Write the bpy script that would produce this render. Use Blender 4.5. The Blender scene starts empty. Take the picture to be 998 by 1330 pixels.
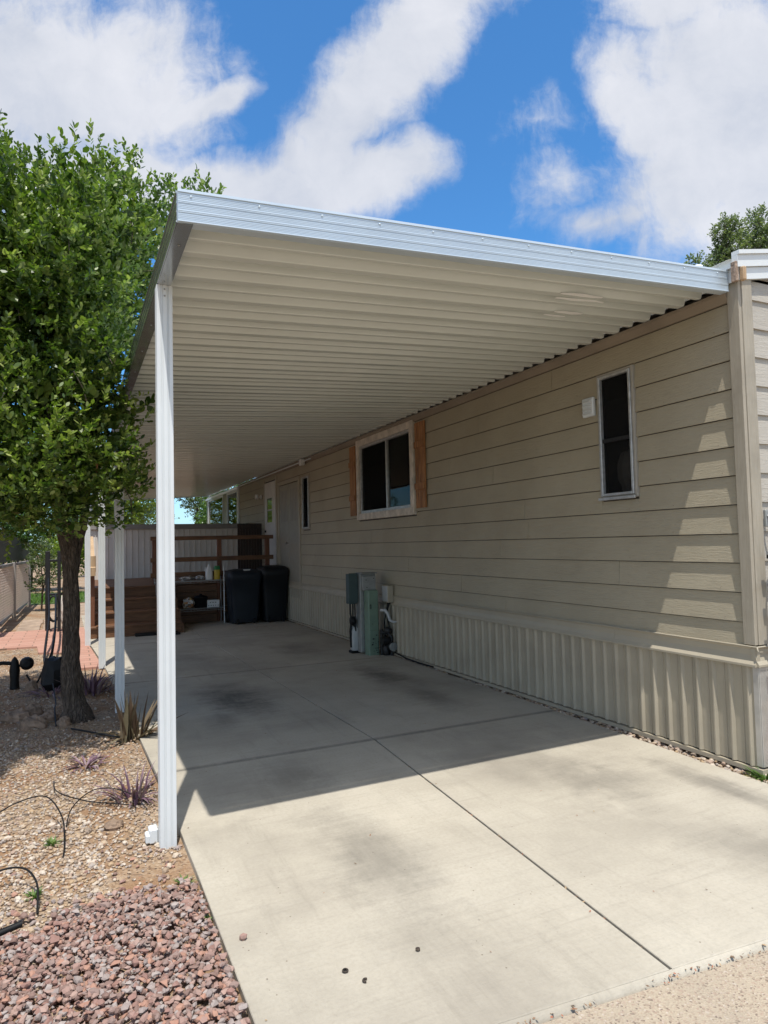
import bpy, math, random
import numpy as np
from mathutils import Vector, Matrix, noise as mnoise

S = bpy.context.scene
COL = S.collection
R = math.radians
PI = math.pi
random.seed(11)

# ------------------------------------------------------------------ mesh helpers
class MB:
    def __init__(s): s.v=[]; s.f=[]; s.sm=[]
    def add(s, vs, fs, smooth=False):
        o=len(s.v); s.v+= [tuple(p) for p in vs]
        for f in fs: s.f.append(tuple(i+o for i in f)); s.sm.append(smooth)
        return s
    def box(s, x0,x1,y0,y1,z0,z1, jit=0):
        vs=[(x,y,z) for z in (z0,z1) for y in (y0,y1) for x in (x0,x1)]
        return s.add(vs,[(0,2,3,1),(4,5,7,6),(0,1,5,4),(2,6,7,3),(0,4,6,2),(1,3,7,5)])
    def bbox(s, x0,x1,y0,y1,z0,z1, b=.004):
        # box with chamfered edges
        X=(x0,x1);Y=(y0,y1);Z=(z0,z1); vs=[];idx={}
        for i in (0,1):
            for j in (0,1):
                for k in (0,1):
                    sx,sy,sz=(1,-1)[i],(1,-1)[j],(1,-1)[k]
                    for a in range(3):
                        p=[X[i]+sx*b,Y[j]+sy*b,Z[k]+sz*b]; p[a]=(X[i],Y[j],Z[k])[a]
                        idx[(i,j,k,a)]=len(vs); vs.append(tuple(p))
        g=lambda i,j,k,a: idx[(i,j,k,a)]
        fs=[]
        fs.append([g(0,0,0,0),g(0,0,1,0),g(0,1,1,0),g(0,1,0,0)]); fs.append([g(1,0,0,0),g(1,1,0,0),g(1,1,1,0),g(1,0,1,0)])
        fs.append([g(0,0,0,1),g(1,0,0,1),g(1,0,1,1),g(0,0,1,1)]); fs.append([g(0,1,0,1),g(0,1,1,1),g(1,1,1,1),g(1,1,0,1)])
        fs.append([g(0,0,0,2),g(0,1,0,2),g(1,1,0,2),g(1,0,0,2)]); fs.append([g(0,0,1,2),g(1,0,1,2),g(1,1,1,2),g(0,1,1,2)])
        for i in (0,1):
            for j in (0,1):
                fs.append([g(i,j,0,0),g(i,j,1,0),g(i,j,1,1),g(i,j,0,1)])
                fs.append([g(i,0,j,0),g(i,1,j,0),g(i,1,j,2),g(i,0,j,2)])
                fs.append([g(0,i,j,1),g(1,i,j,1),g(1,i,j,2),g(0,i,j,2)])
                for k in (0,1): fs.append([g(i,j,k,0),g(i,j,k,1),g(i,j,k,2)])
        return s.add(vs,fs)
    def prism(s, poly, fn, a, b, smooth=False, caps=True):
        # poly: 2D list, fn(u,v,t)->xyz ; extrude t from a to b
        n=len(poly); vs=[fn(u,v,a) for u,v in poly]+[fn(u,v,b) for u,v in poly]
        s.add(vs,[(i,(i+1)%n,(i+1)%n+n,i+n) for i in range(n)],smooth)
        if caps:
            s.add(vs[:n],[tuple(range(n-1,-1,-1))]); s.add(vs[n:],[tuple(range(n))])
        return s
    def tube(s, pts, r, n=8, caps=True, smooth=True):
        pts=[Vector(p) for p in pts]; m=len(pts)
        rr=r if isinstance(r,(list,tuple)) else [r]*m
        vs=[]; up=Vector((0,0,1)); prev=None
        for i,p in enumerate(pts):
            d=(pts[min(i+1,m-1)]-pts[max(i-1,0)]).normalized()
            if prev is None:
                a=d.cross(up) if abs(d.z)<.95 else d.cross(Vector((0,1,0)))
            else:
                a=prev-d*prev.dot(d)
            a.normalize(); prev=a; b=d.cross(a)
            for k in range(n):
                t=2*PI*k/n; vs.append(p+(a*math.cos(t)+b*math.sin(t))*rr[i])
        fs=[(i*n+k,i*n+(k+1)%n,(i+1)*n+(k+1)%n,(i+1)*n+k) for i in range(m-1) for k in range(n)]
        s.add(vs,fs,smooth)
        if caps:
            s.add(vs[:n],[tuple(range(n-1,-1,-1))]); s.add(vs[-n:],[tuple(range(n))])
        return s
    def lathe(s, prof, c=(0,0,0), n=20, ax='z', smooth=True):
        vs=[]
        for r,h in prof:
            for k in range(n):
                t=2*PI*k/n; a,b=r*math.cos(t),r*math.sin(t)
                p={'z':(a,b,h),'y':(a,h,b),'x':(h,a,b)}[ax]
                vs.append((p[0]+c[0],p[1]+c[1],p[2]+c[2]))
        m=len(prof)
        s.add(vs,[(i*n+k,i*n+(k+1)%n,(i+1)*n+(k+1)%n,(i+1)*n+k) for i in range(m-1) for k in range(n)],smooth)
        s.add(vs[:n],[tuple(range(n-1,-1,-1))]); s.add(vs[-n:],[tuple(range(n))])
        return s
    def build(s, name, mat, parent=None, label=None):
        me=bpy.data.meshes.new(name); me.from_pydata(s.v,[],s.f)
        me.polygons.foreach_set('use_smooth',s.sm); me.update()
        if mat: me.materials.append(mat)
        o=bpy.data.objects.new(name,me); COL.objects.link(o)
        if parent: o.parent=parent
        if label: o['label']=label
        return o

def tag(o,label=None,cat=None,group=None,kind=None):
    if label: o['label']=label
    if cat: o['category']=cat
    if group: o['group']=group
    if kind: o['kind']=kind
    return o
def thing(name,label,cat,group=None,loc=(0,0,0)):
    o=bpy.data.objects.new(name,None); COL.objects.link(o); o.empty_display_size=.1; o.location=loc
    return tag(o,label,cat,group)

def np_mesh(name, verts, nper, mat, parent=None, rnd=None, smooth=False, faces=None):
    """verts (N*nper,3) each consecutive nper verts one face, or faces array given"""
    me=bpy.data.meshes.new(name)
    me.vertices.add(len(verts)); me.vertices.foreach_set('co',np.asarray(verts,dtype=np.float32).ravel())
    if faces is None:
        nf=len(verts)//nper; li=np.arange(nf*nper,dtype=np.int32)
    else:
        nf=len(faces); li=np.asarray(faces,dtype=np.int32).ravel()
    me.loops.add(nf*nper); me.loops.foreach_set('vertex_index',li)
    me.polygons.add(nf); me.polygons.foreach_set('loop_start',np.arange(0,nf*nper,nper,dtype=np.int32))
    me.update(calc_edges=True)
    if rnd is not None:
        at=me.attributes.new('rnd','FLOAT','FACE'); at.data.foreach_set('value',np.asarray(rnd,dtype=np.float32))
    me.polygons.foreach_set('use_smooth',[smooth]*nf)
    me.materials.append(mat); me.update()
    o=bpy.data.objects.new(name,me); COL.objects.link(o)
    if parent: o.parent=parent
    return o

# ------------------------------------------------------------------ material helpers
class NT:
    def __init__(s, tree): s.t=tree; s.n=tree.nodes; s.l=tree.links
    def node(s,typ,**kw):
        n=s.n.new(typ)
        for k,v in kw.items(): setattr(n,k,v)
        return n
    def put(s,sock,v):
        if isinstance(v,bpy.types.NodeSocket): s.l.new(v,sock)
        elif v is not None: sock.default_value=v
    def m(s,op,a,b=None,c=None,clamp=False):
        n=s.node('ShaderNodeMath',operation=op,use_clamp=clamp); s.put(n.inputs[0],a)
        if b is not None: s.put(n.inputs[1],b)
        if c is not None: s.put(n.inputs[2],c)
        return n.outputs[0]
    def noise(s,vec,scale,detail=4,rough=.55,dist=0):
        n=s.node('ShaderNodeTexNoise'); s.put(n.inputs['Vector'],vec)
        n.inputs['Scale'].default_value=scale; n.inputs['Detail'].default_value=detail
        n.inputs['Roughness'].default_value=rough; n.inputs['Distortion'].default_value=dist
        return n.outputs['Fac']
    def noisec(s,vec,scale,detail=3):
        n=s.node('ShaderNodeTexNoise'); s.put(n.inputs['Vector'],vec)
        n.inputs['Scale'].default_value=scale; n.inputs['Detail'].default_value=detail
        return n.outputs['Color']
    def vor(s,vec,scale,feature='F1',out='Distance'):
        n=s.node('ShaderNodeTexVoronoi',feature=feature); s.put(n.inputs['Vector'],vec); n.inputs['Scale'].default_value=scale
        return n.outputs[out]
    def ramp(s,fac,stops):
        n=s.node('ShaderNodeValToRGB'); s.put(n.inputs[0],fac)
        e=n.color_ramp.elements
        while len(e)<len(stops): e.new(.5)
        for i,(p,c) in enumerate(stops):
            e[i].position=p; e[i].color=(*c,1) if not isinstance(c,(int,float)) else (c,c,c,1)
        return n.outputs[0]
    def mix(s,fac,a,b,blend='MIX'):
        n=s.node('ShaderNodeMix',data_type='RGBA',blend_type=blend)
        s.put(n.inputs[0],fac)
        for i,v in ((6,a),(7,b)):
            s.put(n.inputs[i], (*v,1) if isinstance(v,tuple) and len(v)==3 else v)
        return n.outputs[2]
    def mapping(s,vec,scale=(1,1,1),loc=(0,0,0),rot=(0,0,0)):
        n=s.node('ShaderNodeMapping'); s.put(n.inputs[0],vec)
        n.inputs['Scale'].default_value=scale; n.inputs['Location'].default_value=loc; n.inputs['Rotation'].default_value=rot
        return n.outputs[0]
    def sep(s,vec):
        n=s.node('ShaderNodeSeparateXYZ'); s.put(n.inputs[0],vec); return n.outputs
    def bump(s,h,strength=.5,dist=.01,normal=None):
        n=s.node('ShaderNodeBump'); s.put(n.inputs['Height'],h); n.inputs['Strength'].default_value=strength
        n.inputs['Distance'].default_value=dist
        if normal: s.l.new(normal,n.inputs['Normal'])
        return n.outputs[0]
    def smooth(s,v,lo,hi):
        n=s.node('ShaderNodeMapRange',interpolation_type='SMOOTHSTEP'); s.put(n.inputs[0],v)
        s.put(n.inputs[1],lo); s.put(n.inputs[2],hi); return n.outputs[0]

def newmat(name):
    m=bpy.data.materials.new(name); m.use_nodes=True
    nt=NT(m.node_tree); b=m.node_tree.nodes['Principled BSDF']
    tc=nt.node('ShaderNodeTexCoord')
    return m,nt,b,tc.outputs['Object']

def mat_basic(name,col,rough=.6,metal=0,spec=.5,var=.12,scale=6,bump=0,bscale=60,stretch=(1,1,1),bdist=.003,grime=0,coat=0):
    m,nt,b,oc=newmat(name)
    v=nt.mapping(oc,stretch)
    n1=nt.noise(v,scale,5,.6)
    dark=tuple(c*(1-var*1.6) for c in col); light=tuple(min(1,c*(1+var)) for c in col)
    c=nt.ramp(n1,[(.3,dark),(.7,light)])
    if grime:
        g=nt.noise(nt.mapping(oc,(1,1,.35)),3.1,8,.7)
        gm=nt.smooth(g,.48,.75); gm=nt.m('MULTIPLY',gm,grime)
        c=nt.mix(gm,c,tuple(x*.45 for x in col))
    nt.put(b.inputs['Base Color'],c)
    rr=nt.m('ADD',nt.m('MULTIPLY',nt.noise(v,scale*3,3),.25),rough-.12,clamp=True)
    nt.put(b.inputs['Roughness'],rr); b.inputs['Metallic'].default_value=metal
    b.inputs['Specular IOR Level'].default_value=spec
    b.inputs['Coat Weight'].default_value=coat
    if bump:
        nt.put(b.inputs['Normal'],nt.bump(nt.noise(v,bscale,4,.6),bump,bdist))
    return m

def mat_siding():
    m,nt,b,oc=newmat('siding_paint')
    gr=nt.mapping(oc,(1,.07,1.0))   # grain runs along the board (y)
    g=nt.noise(gr,95,5,.65,1.5)
    big=nt.noise(oc,1.3,5,.6)
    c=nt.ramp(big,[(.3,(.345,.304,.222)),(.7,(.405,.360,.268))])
    c=nt.mix(nt.m('MULTIPLY',nt.smooth(g,.5,.8),.25),c,(.22,.19,.15))
    dust=nt.noise(nt.mapping(oc,(1,1.2,.4)),4,7,.7)
    c=nt.mix(nt.m('MULTIPLY',nt.smooth(dust,.55,.8),.35),c,(.40,.36,.29))
    nt.put(b.inputs['Base Color'],c); b.inputs['Roughness'].default_value=.62
    b.inputs['Specular IOR Level'].default_value=.35
    nt.put(b.inputs['Normal'],nt.bump(g,.9,.006))
    return m
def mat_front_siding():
    m,nt,b,oc=newmat('siding_front_sunlit')
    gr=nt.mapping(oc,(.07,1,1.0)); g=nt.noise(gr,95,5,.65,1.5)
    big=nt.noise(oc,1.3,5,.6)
    c=nt.ramp(big,[(.3,(.40,.37,.32)),(.7,(.46,.43,.375))])  # same siding, base lightened to carry the sun on this face
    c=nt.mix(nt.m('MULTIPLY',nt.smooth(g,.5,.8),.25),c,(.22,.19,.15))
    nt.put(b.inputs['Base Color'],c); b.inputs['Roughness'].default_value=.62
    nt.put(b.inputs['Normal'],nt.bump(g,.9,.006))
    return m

def mat_wood(name,c0,c1,axis='x',scale=30,rough=.7,knots=True):
    m,nt,b,oc=newmat(name)
    st={'x':(.06,1,1),'y':(1,.06,1),'z':(1,1,.06)}[axis]
    v=nt.mapping(oc,st); g=nt.noise(v,scale,6,.65,2.0)
    g2=nt.noise(oc,2.2,4,.6)
    c=nt.ramp(g,[(.3,c0),(.62,c1),(.8,tuple(min(1,x*1.25) for x in c1))])
    c=nt.mix(nt.m('MULTIPLY',nt.smooth(g2,.5,.8),.5),c,tuple(x*.6 for x in c0))
    nt.put(b.inputs['Base Color'],c); b.inputs['Roughness'].default_value=rough
    nt.put(b.inputs['Normal'],nt.bump(g,.5,.003))
    return m

def mat_glass(name,tint=(.75,.78,.76),refl=1.45,base=.04):
    m=bpy.data.materials.new(name); m.use_nodes=True; nt=NT(m.node_tree); m.node_tree.nodes.clear()
    out=nt.node('ShaderNodeOutputMaterial'); tr=nt.node('ShaderNodeBsdfTransparent'); tr.inputs[0].default_value=(*tint,1)
    gl=nt.node('ShaderNodeBsdfGlossy'); gl.inputs['Roughness'].default_value=.015; gl.inputs[0].default_value=(1,1,1,1)
    fr=nt.node('ShaderNodeFresnel'); fr.inputs[0].default_value=refl
    tc=nt.node('ShaderNodeTexCoord')
    nt.put(gl.inputs['Normal'],nt.bump(nt.noise(tc.outputs['Object'],3,2),.15,.004))
    mx=nt.node('ShaderNodeMixShader'); nt.l.new(nt.m('ADD',fr.outputs[0],base),mx.inputs[0]); nt.l.new(tr.outputs[0],mx.inputs[1]); nt.l.new(gl.outputs[0],mx.inputs[2])
    nt.l.new(mx.outputs[0],out.inputs[0]); return m

def mat_leaf(name,cols,trans=.35,rough=.38,spec=.5):
    m,nt,b,oc=newmat(name)
    at=nt.node('ShaderNodeAttribute',attribute_name='rnd')
    n=nt.noise(oc,1.6,3)
    f=nt.m('ADD',nt.m('MULTIPLY',at.outputs['Fac'],.7),nt.m('MULTIPLY',n,.3))
    k=len(cols); c=nt.ramp(f,[((i+.3)/(k),cc) for i,cc in enumerate(cols)])
    nt.put(b.inputs['Base Color'],c); b.inputs['Roughness'].default_value=rough; b.inputs['Specular IOR Level'].default_value=spec
    tl=nt.node('ShaderNodeBsdfTranslucent'); nt.put(tl.inputs[0],nt.mix(1.0,c,(1.0,1.25,.45),'MULTIPLY'))
    mx=nt.node('ShaderNodeMixShader'); mx.inputs[0].default_value=trans
    out=[x for x in nt.n if x.type=='OUTPUT_MATERIAL'][0]
    nt.l.new(b.outputs[0],mx.inputs[1]); nt.l.new(tl.outputs[0],mx.inputs[2]); nt.l.new(mx.outputs[0],out.inputs[0])
    return m

def mat_rnd(name,cols,rough=.85,scale=40,bump=.4,bd=.003):
    m,nt,b,oc=newmat(name)
    at=nt.node('ShaderNodeAttribute',attribute_name='rnd'); k=len(cols)
    c=nt.ramp(at.outputs['Fac'],[(i/k,cc) for i,cc in enumerate(cols)])
    [x for x in nt.n if x.type=='VALTORGB'][-1].color_ramp.interpolation='CONSTANT'
    n=nt.noise(oc,scale,5,.65)
    c=nt.mix(nt.m('MULTIPLY',n,.45),c,(.30,.24,.19))
    nt.put(b.inputs['Base Color'],c); b.inputs['Roughness'].default_value=rough
    nt.put(b.inputs['Normal'],nt.bump(n,bump,bd)); return m

def mat_concrete():
    m,nt,b,oc=newmat('driveway_concrete')
    n1=nt.noise(oc,.9,7,.62); n2=nt.noise(oc,55,5,.7)
    c=nt.ramp(n1,[(.30,(.300,.272,.225)),(.5,(.405,.370,.305)),(.70,(.475,.438,.365))])
    c=nt.mix(nt.m('MULTIPLY',nt.smooth(n2,.35,.8),.35),c,(.26,.235,.19))
    # tyre-rubber and oil stains: each has its own place and outline
    x,y,z=nt.sep(oc); wn=nt.m('ADD',nt.m('MULTIPLY',nt.noise(oc,2.6,8,.72),.7),nt.m('MULTIPLY',nt.noise(nt.mapping(oc,(.8,9,1)),2.0,6,.75),.3))
    tot=None
    for (cx,cy,rx,ry,a,rot) in [(1.45,6.6,.42,1.05,.75,.1),(1.2,5.9,.25,.6,.4,0),(3.2,6.9,.33,1.1,.7,0),(3.15,5.7,.3,.8,.45,0),(1.3,4.25,.3,.6,.35,.2),(2.9,9.4,.5,1.0,.35,0),(1.4,9.6,.5,1.2,.3,0),(1.3,3.0,.32,.9,.45,.2),(2.95,3.3,.5,.6,.40,0),(3.5,2.75,.16,.9,.48,.1),(3.0,2.2,.5,.4,.30,0),(1.2,2.3,.3,.4,.2,0),(2.6,3.6,.25,.5,.18,0)]:
        dx=nt.m('DIVIDE',nt.m('SUBTRACT',x,cx),rx); dy=nt.m('DIVIDE',nt.m('SUBTRACT',y,cy),ry)
        d=nt.m('SQRT',nt.m('ADD',nt.m('MULTIPLY',dx,dx),nt.m('MULTIPLY',dy,dy)))
        f=nt.m('ADD',nt.m('SUBTRACT',1.05,d),nt.m('MULTIPLY',nt.m('SUBTRACT',wn,.5),2.4))
        f=nt.m('MULTIPLY',nt.smooth(f,.0,1.1),a); tot=f if tot is None else nt.m('MAXIMUM',tot,f)
    st=nt.noise(nt.mapping(oc,(6,.9,1)),3.5,6,.7)
    for (cyj,wj,aj) in ((4.72,.055,.6),(8.03,.05,.5),(11.25,.05,.4)):
        d=nt.m('ABSOLUTE',nt.m('SUBTRACT',y,cyj)); f=nt.m('MULTIPLY',nt.smooth(nt.m('ADD',nt.m('SUBTRACT',1.0,nt.m('DIVIDE',d,wj)),nt.m('SUBTRACT',wn,.6)),0,1),aj); tot=nt.m('MAXIMUM',tot,f)
    tot=nt.m('MULTIPLY',tot,nt.m('ADD',.6,st))
    c=nt.mix(nt.m('MINIMUM',tot,.9),c,(.085,.078,.068))
    ck=nt.vor(nt.mapping(oc,(.55,.42,1)),1.0,'DISTANCE_TO_EDGE') if False else None
    wv=nt.node('ShaderNodeVectorMath',operation='MULTIPLY_ADD'); nt.put(wv.inputs[0],nt.noisec(oc,3.5,6)); wv.inputs[1].default_value=(.35,.35,0); nt.put(wv.inputs[2],oc)
    ck=nt.vor(wv.outputs[0],.55,'DISTANCE_TO_EDGE'); cm=nt.m('MULTIPLY',nt.m('LESS_THAN',ck,.0022),nt.m('GREATER_THAN',nt.noise(oc,.8,2),.50))
    c=nt.mix(nt.m('MULTIPLY',cm,.0),c,(.12,.10,.08))
    wt=nt.smooth(nt.noise(nt.mapping(oc,(5,.5,1)),1.6,7,.72),.52,.72); c=nt.mix(nt.m('MULTIPLY',wt,.26),c,(.19,.17,.14))
    lt=nt.smooth(nt.noise(nt.mapping(oc,(1,1,1),(7,3,0)),1.5,8,.7),.52,.70); c=nt.mix(nt.m('MULTIPLY',lt,.35),c,(.52,.475,.39))
    # sweep marks
    sw=nt.noise(nt.mapping(oc,(.7,11,1),rot=(0,0,.12)),2.2,6,.7)
    c=nt.mix(nt.m('MULTIPLY',nt.smooth(sw,.5,.8),.34),c,(.22,.20,.165))
    sp=nt.vor(oc,26); sr=nt.noise(oc,7,2)
    spot=nt.m('MULTIPLY',nt.m('LESS_THAN',sp,.09),nt.m('GREATER_THAN',sr,.58))
    c=nt.mix(nt.m('MULTIPLY',spot,.7),c,(.13,.10,.07))
    nt.put(b.inputs['Base Color'],c); b.inputs['Roughness'].default_value=.85; b.inputs['Specular IOR Level'].default_value=.3
    br=nt.noise(nt.mapping(oc,(.4,14,1)),22,4,.7)
    h=nt.m('ADD',nt.m('MULTIPLY',br,.6),nt.m('MULTIPLY',n2,.7))
    nt.put(b.inputs['Normal'],nt.bump(h,.7,.004)); return m

def mat_aggregate():
    m,nt,b,oc=newmat('street_aggregate')
    vc=nt.vor(oc,150,out='Color'); vd=nt.vor(oc,150)
    r,g,bb=nt.sep(vc)
    c=nt.ramp(r,[(0,(.17,.13,.10)),(.10,(.30,.235,.175)),(.25,(.36,.30,.225)),(.75,(.40,.335,.25)),(.92,(.33,.245,.185)),(1,(.46,.40,.33))])
    n=nt.noise(oc,2.5,5); c=nt.mix(nt.m('MULTIPLY',nt.smooth(n,.4,.75),.35),c,(.24,.21,.17))
    nt.put(b.inputs['Base Color'],c); b.inputs['Roughness'].default_value=.9
    nt.put(b.inputs['Normal'],nt.bump(nt.m('ADD',vd,nt.noise(oc,160,3)),.5,.004)); return m

def mat_gravel():
    m,nt,b,oc=newmat('gravel_ground')
    vc=nt.vor(oc,70,out='Color'); vd=nt.vor(oc,70); r,g,bb=nt.sep(vc)
    c=nt.ramp(r,[(0,(.16,.11,.075)),(.25,(.30,.215,.14)),(.5,(.37,.27,.18)),(.8,(.42,.33,.24)),(1,(.22,.18,.15))])
    n=nt.noise(oc,1.8,6,.65)
    c=nt.mix(nt.smooth(n,.42,.62),c,(.27,.165,.095))
    nt.put(b.inputs['Base Color'],c); b.inputs['Roughness'].default_value=.95; b.inputs['Specular IOR Level'].default_value=.2
    h=nt.m('ADD',nt.m('MULTIPLY',vd,-.6),nt.noise(oc,90,4)); nt.put(b.inputs['Normal'],nt.bump(h,.8,.012)); return m

def mat_brick_path():
    m,nt,b,oc=newmat('red_pavers')
    n=nt.node('ShaderNodeTexBrick'); nt.put(n.inputs['Vector'],nt.mapping(oc,(1,1,1)))
    n.inputs['Scale'].default_value=1; n.inputs['Brick Width'].default_value=.40; n.inputs['Row Height'].default_value=.2
    n.inputs['Mortar Size'].default_value=.008; n.offset=.5
    n.inputs['Color1'].default_value=(.40,.20,.15,1); n.inputs['Color2'].default_value=(.47,.26,.20,1); n.inputs['Mortar'].default_value=(.16,.10,.07,1)
    c=nt.mix(nt.m('MULTIPLY',nt.noise(oc,5,5),.4),n.outputs[0],(.42,.27,.19))
    nt.put(b.inputs['Base Color'],c); b.inputs['Roughness'].default_value=.85; nt.put(b.inputs['Normal'],nt.bump(nt.noise(oc,60,4),.4,.003)); return m

def mat_bark():
    m,nt,b,oc=newmat('bark')
    v=nt.mapping(oc,(1,1,.22)); g=nt.noise(v,30,6,.7,2.5); g2=nt.vor(nt.mapping(oc,(1,1,.16)),26,'DISTANCE_TO_EDGE')
    c=nt.ramp(g,[(.30,(.030,.023,.018)),(.5,(.10,.076,.058)),(.72,(.27,.215,.165))])
    nt.put(b.inputs['Base Color'],c); b.inputs['Roughness'].default_value=.95
    h=nt.m('ADD',g,nt.m('MULTIPLY',nt.smooth(g2,0,.12),.8)); nt.put(b.inputs['Normal'],nt.bump(h,1,.035)); return m

def mat_screen():
    m=bpy.data.materials.new('insect_screen'); m.use_nodes=True; nt=NT(m.node_tree); m.node_tree.nodes.clear()
    out=nt.node('ShaderNodeOutputMaterial'); tr=nt.node('ShaderNodeBsdfTransparent'); tr.inputs[0].default_value=(1,1,1,1)
    d=nt.node('ShaderNodeBsdfDiffuse'); d.inputs[0].default_value=(.02,.02,.02,1)
    mx=nt.node('ShaderNodeMixShader'); mx.inputs[0].default_value=.5; nt.l.new(tr.outputs[0],mx.inputs[1]); nt.l.new(d.outputs[0],mx.inputs[2]); nt.l.new(mx.outputs[0],out.inputs[0]); return m
M={}
M['siding']=mat_siding(); M['fsiding']=mat_front_siding()
M['trim']=mat_wood('painted_trim',(.30,.265,.205),(.37,.33,.262),'z',60,.6)
M['band']=mat_basic('painted_band',(.385,.342,.262),.55,var=.06,scale=2,bump=.15,bscale=30)
M['skirt']=mat_basic('skirt_metal',(.385,.342,.262),.42,var=.08,scale=2.5,bump=.05,grime=.25)
M['frieze']=mat_basic('frieze_board',(.25,.205,.155),.6,var=.1,scale=3)
M['white']=mat_basic('white_aluminium',(.66,.69,.70),.38,var=.03,scale=3,grime=.06)
M['fascia']=mat_basic('fascia_aluminium',(.60,.69,.76),.34,metal=.35,var=.03,scale=2)
M['beam']=mat_basic('beam_aluminium',(.50,.53,.54),.14,metal=.75,var=.04,scale=3)
M['soffit']=mat_basic('roof_pan_enamel',(.60,.63,.595),.17,var=.03,scale=1.5,spec=.5,coat=.0)
M['casing']=mat_basic('weathered_white_wood',(.62,.56,.48),.75,var=.2,scale=25,bump=.4,bscale=60,stretch=(1,.3,.3))
M['alu']=mat_basic('window_aluminium',(.50,.50,.49),.42,metal=.6,var=.15,scale=20)
M['doorw']=mat_basic('white_door_paint',(.62,.60,.56),.5,var=.05)
M['doorb']=mat_basic('beige_door_paint',(.30,.275,.22),.5,var=.06)
M['shutter']=mat_wood('shutter_cedar',(.13,.050,.016),(.42,.195,.070),'z',28,.6)
M['redwood']=mat_wood('redwood_stain',(.060,.026,.012),(.19,.088,.038),'x',26,.6)
M['redwoody']=mat_wood('redwood_stain_deep',(.060,.026,.012),(.19,.088,.038),'y',26,.6)
M['redwoodz']=mat_wood('redwood_stain_upright',(.085,.03,.015),(.20,.08,.038),'z',26,.6)
M['darkwood']=mat_wood('dark_wood',(.02,.013,.010),(.05,.032,.024),'z',26,.7)
M['tanwood']=mat_wood('tan_wood',(.35,.22,.12),(.50,.36,.22),'z',26,.7)
M['pvc']=mat_basic('white_vinyl',(.74,.69,.63),.5,var=.04,scale=3,grime=.15)
M['caps']=mat_basic('grey_cap',(.30,.28,.26),.6,var=.06)
M['glass']=mat_glass('window_glass',refl=1.30,base=.02)
M['screen']=mat_screen()
M['room']=mat_basic('dim_room_wall',(.09,.085,.08),.9)
M['curtain']=mat_basic('grey_curtain',(.62,.60,.60),.9,var=.15,stretch=(1,1,.05),scale=14)
M['shade']=mat_basic('lamp_shade_cloth',(.45,.42,.38),.9)
M['green']=mat_basic('pedestal_green',(.16,.235,.175),.5,var=.1,scale=6,grime=.5,bump=.05)
M['dgreen']=mat_basic('disconnect_box_green',(.045,.075,.075),.5,var=.1)
M['grey']=mat_basic('galvanised_grey',(.30,.31,.30),.5,metal=.3,var=.1,scale=12,grime=.3)
M['lgrey']=mat_basic('pale_meter_grey',(.46,.47,.47),.5,var=.08,grime=.2)
M['black']=mat_basic('black_plastic',(.006,.006,.0065),.55,spec=.3,var=.2)
M['bmetal']=mat_basic('black_metal',(.010,.010,.011),.5,var=.2)
M['rust']=mat_basic('bronze_metal',(.07,.045,.035),.5,metal=.4,var=.4,scale=30)
M['bin']=mat_basic('bin_plastic',(.011,.016,.024),.5,spec=.35,var=.12,scale=4,grime=.3)
M['binb']=mat_basic('bin_plastic_black',(.007,.009,.012),.5,spec=.35,var=.12,scale=4,grime=.3)
M['sticker']=mat_basic('white_plastic',(.72,.72,.70),.4,var=.04)
M['yellow']=mat_basic('yellow_plastic',(.55,.38,.03),.35)
M['gcap']=mat_basic('green_plastic',(.02,.20,.06),.35)
M['wire']=mat_basic('shelf_chrome',(.35,.35,.35),.4,metal=.7)
M['foil']=mat_basic('foil',(.5,.5,.5),.3,metal=.9,scale=40,bump=.9,bscale=25,bdist=.02)
M['orange']=mat_rnd('patterned_bag',[(.55,.22,.05),(.65,.62,.58),(.50,.33,.12),(.7,.68,.65),(.12,.09,.07)],.6)
M['bark']=mat_bark()
M['conc']=mat_concrete(); M['agg']=mat_aggregate(); M['gravel']=mat_gravel(); M['pavers']=mat_brick_path()
M['joint']=mat_basic('joint_grit',(.055,.042,.032),.95,var=.5,scale=60,bump=.6,bscale=120)
M['edge']=mat_basic('worn_edge_concrete',(.34,.31,.255),.85,var=.25,scale=30,bump=.5,bscale=70)
M['tanpav']=mat_basic('tan_pavers',(.36,.27,.20),.9,var=.25,scale=4,bump=.3)
M['lava']=mat_rnd('lava_rock',[(.17,.095,.080),(.28,.165,.14),(.22,.145,.13),(.34,.22,.185),(.24,.12,.10),(.36,.18,.125),(.27,.225,.215),(.33,.285,.27)])
M['pebble']=mat_rnd('river_pebbles',[(.42,.32,.22),(.30,.22,.15),(.50,.42,.33),(.36,.26,.20),(.22,.17,.13),(.55,.48,.40),(.40,.28,.16),(.33,.29,.26)])
M['litter']=mat_rnd('dry_litter',[(.20,.11,.055),(.30,.09,.04),(.13,.08,.045),(.36,.25,.13)])
M['boulder']=mat_basic('field_stone',(.27,.19,.135),.9,var=.4,scale=7,bump=.8,bscale=14,bdist=.03)
M['leaf']=mat_leaf('laurel_leaf',[(.022,.048,.014),(.058,.108,.022),(.115,.18,.032),(.20,.275,.05),(.36,.41,.14)],.36,.42,.6)
M['bgleaf']=mat_leaf('eucalyptus_leaf',[(.06,.09,.045),(.12,.16,.08),(.18,.22,.12),(.26,.29,.17)],.4)
M['ygleaf']=mat_leaf('lime_leaf',[(.10,.15,.02),(.18,.25,.03),(.26,.32,.05),(.33,.36,.08)],.4)
M['midleaf']=mat_leaf('garden_leaf',[(.03,.07,.015),(.07,.14,.025),(.12,.21,.04)],.35)
M['purple']=mat_leaf('purple_leaf',[(.07,.03,.055),(.13,.065,.105),(.21,.13,.17),(.28,.21,.20)],.15,.5)
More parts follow.
